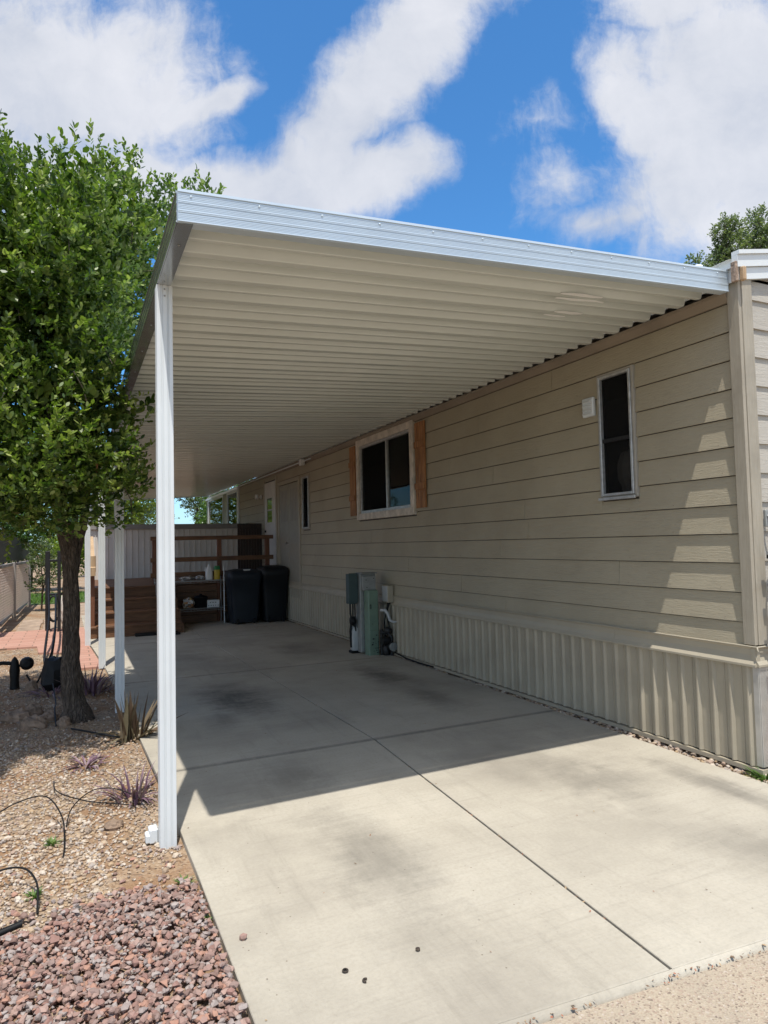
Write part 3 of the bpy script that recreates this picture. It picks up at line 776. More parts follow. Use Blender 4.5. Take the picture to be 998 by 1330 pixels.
b.add(vs,fs); b.add([(x,y_,z+th) for x,y_,z in vs],[f[::-1] for f in fs])
b.add([vs[i] for i in range(n)]+[(vs[i][0],vs[i][1],vs[i][2]+th) for i in range(n)],[(i,i+1,i+1+n,i+n) for i in range(n-1)])
b.build('roof_panel',M['soffit'],car)
def slanted(b,x0,x1,y0,y1,d0,d1):
    vs=[(x,y_,zb(x)+d) for d in (d0,d1) for y_ in (y0,y1) for x in (x0,x1)]
    b.add(vs,[(0,2,3,1),(4,5,7,6),(0,1,5,4),(2,6,7,3),(0,4,6,2),(1,3,7,5)])
b=MB(); FX0,FX1=.405,3.862
slanted(b,FX0,FX1,2.872,2.886,.003,.134)
slanted(b,FX0,FX1,2.868,2.8715,0,.006); slanted(b,FX0,FX1,2.866,2.8715,.128,.140); 
for d in (.040,.046,.082,.088): slanted(b,FX0,FX1,2.8685,2.8715,d,d+.0035)
for i in range(17):
    d=.010+i*.0068
    if abs(d-.043)>.006 and abs(d-.085)>.006: slanted(b,FX0,FX1,2.8705,2.8718,d,d+.003)
slanted(b,FX0,FX1,2.886,2.935,0,.004); slanted(b,FX0,FX1,2.886,2.90,.13,.1375)
b.build('fascia',M['fascia'],car)
for i in range(12):
    b=MB(); x=.46+i*.30; z=zb(x)+.112; b.lathe([(.001,2.8655),(.004,2.866),(.005,2.8695)],(x,0,z),8,'y'); b.build('screw_head',M['fascia'],car)
for z in (2.84,2.875): b=MB(); b.lathe([(.001,3.608),(.004,3.6095),(.005,3.6135)],(.438,0,z),8,'y'); b.build('screw_head',M['grey'],car)
for i in range(16): b=MB(); b.lathe([(.006,2.8955),(.005,2.8925),(.001,2.892)],(.44,3.1+i*.6,0),8); b.build('screw_head',M['grey'],car)
b=MB(); slanted(b,FX0,FX1,RY1,RY1+.014,0,.135); b.build('fascia',M['fascia'],car)
b=MB()
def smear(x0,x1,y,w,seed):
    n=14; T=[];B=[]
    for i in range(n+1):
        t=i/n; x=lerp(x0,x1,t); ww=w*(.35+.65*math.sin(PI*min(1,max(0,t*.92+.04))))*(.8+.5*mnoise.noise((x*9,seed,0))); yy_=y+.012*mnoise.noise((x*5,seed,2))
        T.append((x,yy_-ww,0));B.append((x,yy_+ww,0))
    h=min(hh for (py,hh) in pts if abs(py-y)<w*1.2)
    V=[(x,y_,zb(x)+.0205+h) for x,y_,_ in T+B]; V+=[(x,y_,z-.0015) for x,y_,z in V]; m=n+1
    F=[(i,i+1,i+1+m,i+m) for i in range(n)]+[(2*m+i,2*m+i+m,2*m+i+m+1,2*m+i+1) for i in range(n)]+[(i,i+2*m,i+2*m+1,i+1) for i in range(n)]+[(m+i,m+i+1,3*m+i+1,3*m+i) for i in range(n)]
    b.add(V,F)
for q in ((2.78,3.12,3.225,.026,1),(2.80,3.20,3.30,.022,2),(2.98,3.22,3.53,.028,3),(2.95,3.14,3.61,.018,4)):  # thin near-white smears on the underside of the pans
    b=MB(); smear(*q); b.build('pale_smear',M['smear_mat'],car)
# side beam / gutter
b=MB()
for (x0,x1,d0,d1) in ((.402,.405,.0,.137),(.405,.47,-.003,.0),(.467,.4705,.0,.03),(.398,.402,.128,.14),(.399,.402,.0,.008),(.400,.402,.045,.05),(.400,.402,.085,.09)):
    b.box(x0,x1,2.886,RY1,2.90+d0,2.90+d1)
b.build('beam',M['beam'],car)
def post_poly(w):
    h=w/2; g=.0035; gw=.004
    side=[]; cuts=[-.24,-.12,.12,.24]
    pts=[]
    def edge(ax,ay,bx,by,nx,ny):
        out=[]; Lx,Ly=bx-ax,by-ay
        out.append((ax+Lx*.03,ay+Ly*.03))
        for c in (.27,.37,.66,.74):
            for t,d in ((c-.03,0),(c-.02,1),(c+.02,1),(c+.03,0)):
                out.append((ax+Lx*t-nx*g*d,ay+Ly*t-ny*g*d))
        out.append((ax+Lx*.97,ay+Ly*.97)); return out
    c=[(-h,-h),(h,-h),(h,h),(-h,h)]; nn=[(0,-1),(1,0),(0,1),(-1,0)]
    for i in range(4):
        a=c[i]; d=c[(i+1)%4]; pts+=edge(*a,*d,*nn[i])
    return pts
for (px,py,z0) in ((.438,3.655,-.04),(.39,6.765,-.02),(.33,9.36,-.02),(.20,11.6,-.02),(.44,20.5,0)):
    b=MB(); b.prism(post_poly(.082),lambda u,v,t:(px+u+(0 if t<1 else (.438-px)*0),py+v,t),z0,2.897)
    b.build('post',M['white'],car)
# tie plates between pans and frieze: little hangers
b=MB(); b.bbox(.352,.398,3.70,3.77,-.03,.045,.006); b.bbox(.335,.36,3.70,3.765,-.025,.02,.006); b.build('downspout_elbow',M['white'],car)

# ------------------------------------------------------------------ deck and stairs
deck=thing('deck','dark red stained wooden deck with rails and wide front steps','deck')
DX0,DX1,DY0,DY1,DZ=.55,3.88,13.8,17.1,.80
b=MB(); yy=DY0-.02
while yy<DY1: b.bbox(1.47,DX1,yy,yy+.138,DZ-.035,DZ,.003); yy+=.145
b.bbox(.35,1.47,DY0-.02,DY0+.3,DZ-.035,DZ,.003); b.box(.35,1.47,DY0+.3,DY1,DZ-.035,DZ-.002)
b.build('deck_floor',M['redwood'],deck)
b=MB()
for i in range(5): b.bbox(1.76,DX1,DY0,DY0+.03,.0+i*.152,.147+i*.152,.003)
b.box(.35,.38,DY0,DY1,0,DZ-.04)
b.build('deck_front',M['redwood'],deck)
SX0,SX1=.24,1.74
for k in range(4):
    ya=12.28+.385*k; zt=.2*(k+1)
    b=MB(); b.bbox(SX0,SX1,ya+.02,ya+.045,zt-.2+.0,zt-.038,.003); b.bbox(SX0,SX1,ya-.01,ya+.385+.03,zt-.036,zt,.004)
    b.build('step',M['redwood'],deck)
b=MB()
for xs_ in (SX0-.035,SX1+.005):
    b=MB()
    b.prism([(12.3,0),(13.8,0),(13.8,.76),(13.45,.76),(13.45,.56),(13.06,.56),(13.06,.36),(12.68,.36),(12.68,.16),(12.3,.16)],lambda u,v,t:(t,u,v),xs_,xs_+.03)
    b.build('stringer',M['redwoody'],deck)
for x in (1.44,2.70,3.70):
    b=MB(); b.bbox(x-.045,x+.045,DY0-.09,DY0-.003,DZ-.3 if x<2 else .0,1.70,.004); b.build('railing_post',M['redwoodz'],deck)
for z0,z1,yo in ((1.655,1.735,-.10),(1.225,1.315,-.118),(.93,1.02,-.118)):
    b=MB(); b.bbox(1.36,3.82,DY0+yo+(-.02 if z0>1.6 else 0),DY0+yo+(.14 if z0>1.9 else .026),z0,z1,.004); b.build('railing',M['redwood'],deck)
b=MB(); b.bbox(.245,.325,12.42,12.50,0,1.12,.004); b.build('railing_post',M['redwoodz'],deck)
b=MB(); b.prism([(12.30,1.06),(13.8,1.68),(13.8,1.76),(12.30,1.20)],lambda u,v,t:(t,u,v),.235,.335); b.build('handrail',M['tanwood'],deck)
b=MB(); b.bbox(.20,.34,12.34,12.375,1.12,1.40,.004); b.build('handrail_end',M['tanwood'],deck)
b=MB()
for i in range(9): b.bbox(3.33+i*.062,3.388+i*.062,14.86,14.88,DZ,2.02,.003)
b.bbox(3.33,3.88,14.84,14.86,1.90,1.98,.003)
tag(b.build('privacy_screen',M['darkwood']),'dark brown slatted wood screen beside the white entry door','wood screen')
b=MB(); b.bbox(.95,1.65,12.15,12.27,.0,.05,.01); b.bbox(1.45,1.68,12.02,12.15,.0,.035,.01)
tag(b.build('folded_mat',M['black']),'flat black rubber mat at the foot of the steps','mat')
# white ribbed privacy wall behind the deck
b=MB(); pf=[]; x=.35
while x<3.9:
    for d,o in ((0,0),(.110,0),(.112,.014),(.122,.014),(.124,0)): pf.append((x+d,o))
    x+=.135
n=len(pf); vs=[(xx,17.15-o,z) for z in (0,1.98) for xx,o in pf]; b.add(vs,[(i,i+1,i+1+n,i+n) for i in range(n-1)])
b.box(.35,3.9,17.155,17.18,0,1.98)
pw_=b.build('privacy_wall',M['pvc']); tag(pw_,'white vertical ribbed metal wall with grey cap behind the deck','wall')
b=MB(); b.bbox(.32,3.92,17.09,17.22,1.98,2.10,.006); b.build('wall_cap',M['caps'],pw_)

# ------------------------------------------------------------------ bins
def rr(w,d,r,n=4):
    P=[]
    for cx,cy,a in ((w/2-r,-d/2+r,-90),(w/2-r,d/2-r,0),(-w/2+r,d/2-r,90),(-w/2+r,-d/2+r,180)):
        for i in range(n+1):
            t=R(a+90*i/n); P.append((cx+r*math.cos(t),cy+r*math.sin(t)))
    return P
def loft(bm,secs,smooth=True):
    n=len(secs[0]); vs=[p for s in secs for p in s]
    bm.add(vs,[(j*n+i,j*n+(i+1)%n,(j+1)*n+(i+1)%n,(j+1)*n+i) for j in range(len(secs)-1) for i in range(n)],smooth)
    bm.add(secs[0],[tuple(range(n-1,-1,-1))]); bm.add(secs[-1],[tuple(range(n))])
def make_bin(x,y,w,d,h,mat,lab,sticker):
    t=thing('trash_bin',lab,'trash bin','wheeled bins by the deck',(x,y,0))
    b=MB(); secs=[]
    for z,s in ((.03,.80),(.10,.82),(.5,.90),(h-.24,.97),(h-.22,1.02),(h-.15,1.03)):
        secs.append([(u*w/1*s,v*s,z) for u,v in [(a/w,c) for a,c in rr(w,d,.07)]])
    loft(b,secs); b.build('body',mat,t)
    b=MB(); secs=[]
    for z,s in ((h-.15,1.06),(h-.11,1.06),(h-.06,.98),(h-.02,.80),(h,.5)):
        secs.append([(a*s,c*s,z) for a,c in rr(w,d,.08)])
    loft(b,secs); b.build('lid',mat,t)
    b=MB(); b.tube([(-w*.30,d*.50,h-.14),(-w*.30,d*.60,h-.10),(w*.30,d*.60,h-.10),(w*.30,d*.50,h-.14)],.014,8); b.build('handle',mat,t)
    for s in (-1,1):
        b=MB(); b.lathe([(.10,-.025),(.105,-.015),(.105,.015),(.10,.025)],(s*w*.43,d*.36,.105),18,'x'); b.build('wheel',M['black'],t)
    for xa in (-w*.30,w*.22):
        b=MB(); b.bbox(xa,xa+w*.08,-d*.46,-d*.40,.0,.10,.01); b.build('foot',M['black'],t)
    if sticker:
        b=MB(); b.prism([(a,c) for a,c in rr(.14,.05,.02)],lambda u,v,q:(u+.03,v-d*.37,q),h-.03,h-.006); b.build('emblem_sticker',M['sticker'],t)
        b=MB(); b.bbox(-.01,.07,-d*.37-.008,-d*.37+.008,h-.007,h-.0045,.001); b.build('emblem_mark',M['bin'],t)
    return t
make_bin(3.03,13.12,.62,.60,1.06,M['bin'],'navy blue wheeled bin with white emblem on the lid beside the wire shelf',True)
make_bin(3.625,13.10,.54,.60,1.11,M['binb'],'black wheeled bin with plain domed lid against the house wall',False)

# ------------------------------------------------------------------ shelf and contents
sh=thing('wire_shelf','low two tier wire shelf standing before the deck','shelf',loc=(2.2,13.5,0))
X0,X1,Ya,Yb=1.42,2.70,13.30,13.62
def rel(v): return v
for i,(x,y_) in enumerate(((X0,Ya),(X1,Ya),(X0,Yb),(X1,Yb))):
    b=MB(); b.tube([(x-2.2,y_-13.5,0),(x-2.2,y_-13.5,1.12 if i==1 else .92)],.011,8); b.build('leg',M['sticker'] if i==1 else M['wire'],sh)
for z in (.30,.84):
    b=MB()
    for k in range(14):
        y_=Ya+(Yb-Ya)*k/13-13.5; b.tube([(X0-2.2,y_,z),(X1-2.2,y_,z)],.003,5)
    for k in range(9):
        x=X0+(X1-X0)*k/8-2.2; b.tube([(x,Ya-13.5,z-.006),(x,Yb-13.5,z-.006)],.004,5)
    b.tube([(X0-2.2,Ya-13.5,z+.02),(X1-2.2,Ya-13.5,z+.02)],.005,5); b.tube([(X0-2.2,Ya-13.5,z-.03),(X1-2.2,Ya-13.5,z-.03)],.005,5)
    zig=[(X0+(X1-X0)*k/40-2.2,Ya-13.5,z+(.02 if k%2 else -.03)) for k in range(41)]; b.tube(zig,.003,4)
    if z>.5: b.box(X0-2.2,X1-2.2,Ya-13.49,Yb-13.5,z+.004,z+.012)
    b.build('shelf_tier',M['wire'],sh)
j=thing('jug','white plastic jug with loop handle on the upper shelf','jug',loc=(2.43,13.42,.853))
b=MB(); loft(b,[[(a*s,c*s,z) for a,c in rr(.13,.13,.03)] for z,s in ((0,.95),(.02,1),(.15,1),(.20,.85),(.25,.42),(.27,.30),(.285,.30))]); b.build('body',M['sticker'],j)
b=MB(); b.tube([(-.05,0,.16),(-.085,0,.19),(-.07,0,.235),(-.03,0,.25)],.010,8); b.build('handle',M['sticker'],j)
b=MB(); b.lathe([(.024,.283),(.024,.305),(0,.306)],(0,0,0),14); b.build('cap',M['sticker'],j)
j=thing('spice_tub','yellow plastic tub with green lid on the upper shelf','tub',loc=(2.585,13.42,.853))
b=MB(); loft(b,[[(a*s,c*s,z) for a,c in rr(.115,.10,.025)] for z,s in ((0,.95),(.02,1),(.19,1),(.2,.95))]); b.build('body',M['yellow'],j)
b=MB(); loft(b,[[(a*s,c*s,z) for a,c in rr(.115,.10,.025)] for z,s in ((.2,1.02),(.25,1.02),(.275,.8))]); b.build('lid',M['gcap'],j)
def crumple(cx,cy,cz,rx,ry,rz,seed,n=14,m=9,amp=.3):
    b=MB(); vs=[]
    for i in range(m):
        ph=PI*i/(m-1)
        for k in range(n):
            t=2*PI*k/n; d=Vector((math.sin(ph)*math.cos(t),math.sin(ph)*math.sin(t),math.cos(ph)))
            s=1+amp*mnoise.noise(d*2.3+Vector((seed,0,0)))*1.6
            vs.append((cx+rx*d.x*s,cy+ry*d.y*s,max(cz-rz*.8,cz+rz*d.z*s)))
    b.add(vs,[(i*n+k,i*n+(k+1)%n,(i+1)*n+(k+1)%n,(i+1)*n+k) for i in range(m-1) for k in range(n)]); return b
def rndattr(o,seed=0):
    n=len(o.data.polygons); rg=np.random.default_rng(seed); at=o.data.attributes.new('rnd','FLOAT','FACE'); at.data.foreach_set('value',rg.random(n).astype(np.float32)); return o
tag(crumple(2.02,13.42,.905,.15,.09,.045,1).build('foil_tray',M['foil']),'crumpled silver foil tray at the left end of the upper shelf','foil tray')
tag(crumple(2.25,13.42,.905,.09,.08,.045,5).build('foil_tray',M['foil']),'smaller crumpled foil pan next to the white jug','foil tray')
tag(rndattr(crumple(2.03,13.42,.41,.12,.10,.105,9).build('chip_bag',M['orange']),3),'crumpled orange and white bag on the lower shelf','bag')
p=thing('cooking_pot','dark round pot with lid on the lower shelf','pot',loc=(2.27,13.44,.31))
b=MB(); b.lathe([(.10,0),(.125,.02),(.128,.2),(.135,.205)],(0,0,0),20); b.build('pot_body',M['black'],p)
b=MB(); b.lathe([(.135,.206),(.12,.235),(.03,.255),(.03,.28),(0,.282)],(0,0,0),20); b.build('lid',M['black'],p)
p=thing('patterned_box','small white box with dark dots at the right end of the lower shelf','box',loc=(2.50,13.40,.31))
b=MB(); b.bbox(-.12,.12,-.05,.08,0,.15,.008); b.build('carton',M['sticker'],p)
b=MB()
for i in range(5): b.bbox(-.10+i*.045,-.085+i*.045,-.0525,-.0505,.035+.0*i,.055,.0008)
for i in range(3): b.bbox(-.07+i*.05,-.05+i*.05,-.0525,-.0505,.095,.112,.0008)
b.build('printed_dots',M['black'],p)

# ------------------------------------------------------------------ utility cluster
t=thing('utility_pedestal','green metal utility pedestal with a grey box behind its top','utility pedestal',loc=(3.66,8.28,0))
b=MB(); loft(b,[[(a*s,c*s,z) for a,c in rr(.155,.155,.02,2)] for z,s in ((-.01,1.0),(.32,1.0),(.322,1.06),(.335,1.06),(.337,1.0),(.85,1.0),(.87,.93))],False); b.build('pedestal_body',M['green'],t)
b=MB()
rs=random.Random(2)
for i in range(16):
    x,z=rs.uniform(-.07,.07),abs(rs.gauss(0,.16))+.01; s=rs.uniform(.004,.012); b.box(x-s,x+s,-.0785,-.0778,z,z+s*1.4)
b.build('chipped_paint',M['bmetal'],t)
b=MB(); b.box(-.055,-.047,-.0790,-.0775,.62,.68); b.box(-.040,-.032,-.0790,-.0775,.62,.68); b.box(-.055,-.032,-.0790,-.0775,.672,.68); b.build('stencil_mark',M['black'],t)
b=MB(); b.bbox(-.12,.11,.09,.25,.02,1.09,.008); b.bbox(-.105,.09,.03,.088,.86,1.06,.006); b.bbox(-.125,.115,.02,.255,1.091,1.105,.003)
b.build('meter_box',M['grey'],t)
for x,z in ((-.06,1.0),(.05,1.02),(-.05,.9)): b=MB(); b.box(x,x+.012,.027,.031,z,z+.012); b.build('screw',M['bmetal'],t)
t=thing('disconnect_box','dark green electrical box mounted left of the pedestal','electrical box',loc=(3.47,8.50,0))
b=MB(); b.bbox(-.065,.06,-.06,.06,.68,1.09,.008); b.bbox(-.07,.065,-.07,-.058,.70,1.10,.005); b.build('case',M['dgreen'],t)
b=MB(); b.tube([(-.03,0,.68),(-.03,0,.55),(.0,0,.42),(.04,.0,.36)],.014,8); b.tube([(.01,0,.68),(.01,0,.5),(.04,0,.4)],.012,8); b.tube([(.04,0,.68),(.045,0,.3)],.012,8); b.build('conduit',M['bmetal'],t)
t=thing('gas_meter','pale grey gas meter with black regulator left of the pedestal','gas meter',loc=(3.53,8.55,0))
b=MB(); loft(b,[[(a*s,c*s,z) for a,c in rr(.14,.13,.035)] for z,s in ((.03,.7),(.06,.95),(.2,1),(.30,.9),(.36,.6))]); b.build('meter_body',M['lgrey'],t)
b=MB(); b.lathe([(.02,-.03),(.06,-.025),(.06,.025),(.02,.03)],(-.05,-.03,.44),14,'x'); b.lathe([(.03,.38),(.045,.40),(.045,.45),(.02,.5)],(-.04,-.02,0),12); b.tube([(-.07,-.02,.08),(-.08,-.02,.3),(-.06,-.02,.44)],.018,8); b.bbox(-.08,.06,-.06,.06,0,.035,.005); b.build('regulator',M['black'],t)
b=MB(); b.tube([(.03,-.02,.34),(.03,-.02,.52),(.07,-.02,.54)],.022,8); b.tube([(.0,-.05,.28),(.04,-.06,.38)],.014,8); b.build('elbow_pipe',M['lgrey'],t)
t=thing('water_valve','dark valve assembly with hand wheel right of the pedestal','valve',loc=(3.82,8.10,0))
b=MB()
b.tube([(-.06,.08,.0),(-.06,.08,.34)],.022,10); b.tube([(-.06,.08,.30),(.0,0,.30),(.04,-.02,.24),(.04,-.02,.0)],.024,10)
b.lathe([(.03,-.04),(.065,-.03),(.065,.03),(.03,.04)],(.03,-.04,.12),14,'y'); b.lathe([(.04,0),(.05,.02),(.05,.10),(.03,.13)],(-.02,.03,.0),12); b.lathe([(.05,.30),(.06,.32),(.05,.36),(.02,.38)],(0,0,0),12)
b.lathe([(.05,-.05),(.055,0),(.05,.05)],(-.05,-.02,.2),12,'x')
b.build('valve_body',M['bmetal'],t)
b=MB(); b.lathe([(.05,-.006),(.058,-.004),(.058,.004),(.05,.006)],(.035,-.085,.12),16,'y'); b.tube([(.035,-.1,.06),(.035,-.1,.18)],.006,6); b.build('hand_wheel',M['grey'],t)
b=MB(); b.tube([(-.07,.08,.60),(-.02,.04,.60),(.0,0,.56),(.02,-.02,.47),(.06,-.05,.44),(.09,-.09,.45)],[.020,.022,.022,.02,.016,.01],10); b.build('vent_elbow',M['lgrey'],t)
b=MB(); b.tube([(.05,-.06,.05),(.06,-.4,.012),(.05,-.8,.012),(.07,-1.1,.012)],.009,6); b.build('supply_tube',M['black'],t)
t=thing('junction_box','beige cable box fixed on the siding right of the pedestal','cable box',loc=(XW,8.15,0))
b=MB(); b.bbox(-.11,-.02,-.07,.11,.70,.93,.008); b.build('case',M['band'],t)
b=MB(); b.bbox(-.118,-.110,-.062,.10,.715,.92,.003); b.build('cover',M['lgrey'],t)
b=MB(); b.tube([(-.06,.03,.70),(-.07,.05,.6),(-.08,.02,.50),(-.06,0,.36),(-.05,.0,.02)],.012,6); b.tube([(-.06,-.02,.70),(-.10,.0,.58),(-.1,.08,.45),(-.07,.1,.02)],.009,6); b.build('cable',M['black'],t)

# ------------------------------------------------------------------ trellis on the street face
t=thing('wall_trellis','curved dark metal trellis hooked on the street face of the home','trellis')
b=MB(); yT=YF-.11
arch=[(4.50,yT,1.25)]
b.tube([(3.99,yT,.20),(3.985,yT,.9),(3.99,yT,1.25),(4.03,yT,1.45),(4.12,yT,1.58),(4.25,yT,1.62),(4.38,yT,1.58),(4.47,yT,1.45),(4.51,yT,1.25),(4.51,yT,.2)],.011,8)
b.tube([(4.04,yT,.2),(4.045,yT,1.3)],.006,6); b.tube([(4.25,yT,.2),(4.25,yT,1.6)],.006,6)
b.build('arch_frame',M['rust'],t)
for z in (.45,.75,.98,1.18,1.36):
    b=MB(); b.tube([(3.97,yT+.01,z),(4.52,yT+.01,z)],.009,6); b.bbox(3.955,3.99,yT-.01,yT+.02,z-.012,z+.012,.002); b.build('crossbar',M['bmetal'],t)
for zc in (1.08,1.27,1.45):
    b=MB(); b.tube([(4.08+.05*math.cos(a*.5)*(1-a/22),yT,zc+.06*math.sin(a*.5)*(1-a/22)) for a in range(20)],.005,6); b.build('scroll',M['rust'],t)
b=MB(); b.bbox(4.03,4.06,YF-.05,YF-.03,1.55,1.66,.003); b.tube([(4.045,YF-.05,1.62),(4.05,YF-.09,1.60),(4.08,YF-.12,1.66),(4.14,YF-.12,1.70)],.009,6); b.build('hook',M['grey'],t)

# ------------------------------------------------------------------ vegetation
def leaf_cloud(name,cent,dirs,nl,ln,wd,mat,parent,seed,spread=.10,kind=6,droop=.0,lift=.3):
    """twigs at cent pointing along dirs, nl leaves each along the twig"""
    rg=np.random.default_rng(seed); n=len(cent); N=n*nl
    c=np.repeat(cent,nl,0); d=np.repeat(dirs,nl,0); k=np.tile(np.linspace(0,1,nl),n)+rg.uniform(-.06,.06,N)
    up=np.array([0,0,1.0]); side=np.cross(d,up+rg.normal(0,.5,(N,3))); side/=np.linalg.norm(side,axis=1)[:,None]+1e-6
    sgn=np.where(np.arange(N)%2==0,1,-1)[:,None]
    base=c+d*(k*spread)[:,None]
    L=side*sgn*rg.uniform(.5,1.0,(N,1))+d*rg.uniform(.4,1.0,(N,1))+up*lift+rg.normal(0,.35,(N,3)); L[:,2]-=droop
    L/=np.linalg.norm(L,axis=1)[:,None]
    W=np.cross(L,up+rg.normal(0,.6,(N,3))); W/=np.linalg.norm(W,axis=1)[:,None]+1e-6
    s=rg.uniform(.65,1.25,N)[:,None]; l=L*ln*s; w=W*wd*s
    if kind==6:
        V=np.stack([base,base+l*.35+w,base+l*.75+w*.85,base+l,base+l*.75-w*.85,base+l*.35-w],1)
    elif kind==4: V=np.stack([base,base+l*.55+w,base+l,base+l*.55-w],1)
    rnd=np.clip(rg.normal(.42,.2,N)+np.repeat(rg.normal(0,.2,n),nl)+.18*np.tile(np.linspace(0,1,nl),n)-.05,0,1)
    return np_mesh(name,V.reshape(-1,3),kind,mat,parent,rnd)
def crown_points(blobs,n,seed,shell=.55,rej=None):
    rg=np.random.default_rng(seed); vol=np.array([b[3]*b[4]*b[5] for b in blobs])**.75; pr=vol/vol.sum()
    C=[];D=[]
    while len(C)<n:
        i=rg.choice(len(blobs),p=pr); b=blobs[i]
        d=rg.normal(0,1,3); d/=np.linalg.norm(d)
        r=(shell+(1-shell)*rg.random()**.6) if rg.random()<.8 else rg.random()**.5
        r*=1+.22*mnoise.noise(Vector(d)*2.2+Vector((i*3.1,seed,0)))*2
        p=np.array(b[:3])+d*r*np.array(b[3:6])
        # clumping gaps
        if mnoise.noise(Vector(p)*2.6+Vector((seed,1,2)))<-.30: continue
        if rej and rej(p): continue
        dd=d*.8+np.array([0,0,.55])+rg.normal(0,.4,3); dd/=np.linalg.norm(dd)
        C.append(p);D.append(dd)
    return np.array(C),np.array(D)
def branches(bm,start,tips,r0,r1,seed,wob=.06):
    rs=random.Random(seed)
    for tp in tips:
        a=Vector(start[0]); e=Vector(tp); k=7; P=[];RR=[]
        for i in range(k+1):
            t=i/k; p=a.lerp(e,t)+Vector((rs.gauss(0,wob),rs.gauss(0,wob),rs.gauss(0,wob)*.5+.12*math.sin(t*PI)))*(1 if 0<i<k else 0)
            P.append(p);RR.append(lerp(r0,r1,t**.7))
        bm.tube(P,RR,7,caps=False)

# main tree by the carport
tr=thing('laurel_tree','dense evergreen tree with dark twisting trunk beside the carport posts','tree',loc=(0,0,0))
BL=[(-1.0,6.3,4.1,1.0,1.2,.80),(-1.25,6.0,4.85,.62,1.0,.60),(-.1,6.2,4.12,.85,1.1,.60),(.34,6.5,4.40,.60,.85,.52),(-.35,5.9,3.7,.62,1.0,.85),(-1.1,6.0,3.5,.9,1.2,1.0),(-.05,6.0,3.2,.45,.8,.65),
    (.12,6.0,3.75,.42,.8,.6),(.22,5.8,3.0,.36,.6,.4),(-.75,6.0,2.5,.75,1.0,.62),(.05,5.95,2.65,.50,.75,.55),(-.35,5.8,2.35,.65,.95,.55),(.12,5.9,2.25,.44,.6,.38),(-1.3,6.0,2.2,.7,1.0,.6),(-.55,5.6,2.0,.45,.6,.35),(-.8,5.7,1.95,.4,.6,.4),(-1.2,7.2,3.6,1,1,1.3),(.95,6.7,4.75,.42,.5,.35)]
BL[-1:-1]=[(-.08,5.75,1.93,.34,.4,.24),(-.32,5.6,1.82,.34,.4,.24),(.22,5.85,2.0,.30,.4,.28),(-1.15,4.9,2.9,.50,.75,.9),(-1.5,4.9,3.8,.6,.8,.9),(-1.0,5.2,2.3,.5,.6,.5),(.22,6.7,4.0,.45,.8,.6),(.15,6.5,3.55,.38,.7,.5)]
def rej(p):
    x,y,z=p
    if x>.33 and 2.72<z<3.35: return True
    if x>.36 and 2.3<z<=2.72 and random.random()<.6: return True
    return x>.62 and z<3.3
C,D=crown_points(BL,13200,21,.62,rej)
leaf_cloud('crown',C,D,13,.046,.0105,M['leaf'],tr,22,.13)
Ci,Di=crown_points([(q[0],q[1]+.15,q[2],q[3]*.75,q[4]*.75,q[5]*.75) for q in BL[:-1]],2600,25,.2,rej)
leaf_cloud('crown',Ci,Di,8,.085,.026,M['leaf'],tr,26,.16)
rs=random.Random(31)
b=MB()
def trunk_tube(bm,P,RR,n=22,amp=.16,seed=0):
    pts=[Vector(p) for p in P]; vs=[];K=[]
    # resample
    Q=[];RQ=[]
    for i in range(len(pts)-1):
        for j in range(8):
            t=j/8; Q.append(pts[i].lerp(pts[i+1],t)); RQ.append(lerp(RR[i],RR[i+1],t))
    Q.append(pts[-1]);RQ.append(RR[-1]); m=len(Q)
    for i,p in enumerate(Q):
        d=(Q[min(i+1,m-1)]-Q[max(i-1,0)]).normalized(); a=d.cross(Vector((0,1,0))).normalized(); c=d.cross(a)
        for k in range(n):
            t=2*PI*k/n; q=Vector((math.cos(t)*2.2,math.sin(t)*2.2,p.z*1.1+seed))
            ridge=abs(mnoise.noise(Vector((math.cos(t+p.z*.8)*3.5,math.sin(t+p.z*.8)*3.5,p.z*1.4+seed))))*2
            f=1+amp*mnoise.noise(q)*1.5+.22*ridge-.11+.07*mnoise.noise(q*5)+.05*mnoise.noise(q*13)
            vs.append(p+(a*math.cos(t)+c*math.sin(t))*RQ[i]*f)
    bm.add(vs,[(i*n+k,i*n+(k+1)%n,(i+1)*n+(k+1)%n,(i+1)*n+k) for i in range(m-1) for k in range(n)],True)
trunk_tube(b,[(.03,6.72,-.06),(.01,6.72,.10),(-.02,6.72,.40),(-.02,6.72,.85),(-.03,6.70,1.25),(-.05,6.68,1.55),(-.12,6.6,2.0),(-.3,6.5,2.8),(-.5,6.4,3.8)],[.16,.096,.075,.067,.065,.070,.050,.040,.022])
trunk_tube(b,[(-.02,6.72,1.0),(.0,6.72,1.3),(.035,6.7,1.55),(.10,6.65,1.85),(.12,6.5,2.5),(.1,6.4,3.4)],[.03,.038,.036,.032,.026,.018],14,.2,5)
trunk_tube(b,[(-.02,6.68,1.2),(-.02,6.66,1.5),(.0,6.6,1.95),(-.1,6.4,2.6),(-.6,6.2,3.6)],[.05,.048,.042,.034,.02],12,.2,9)
branches(b,[(-.1,6.6,1.9)],[(-.9,6.1,2.7),(-.7,5.7,2.3),(-1.3,6.3,3.5),(-.3,6.1,3.6)],.035,.008,3)
branches(b,[(.1,6.5,2.3)],[(.35,6.0,2.8),(.2,5.7,2.5),(.3,6.5,4.4),(.8,6.7,4.8)],.03,.007,4)
branches(b,[(-.4,6.4,3.2)],[(-1.3,6.0,5.2),(-.8,5.9,4.8),(.0,6.2,4.6),(-1.2,6.8,4.6)],.035,.008,6)
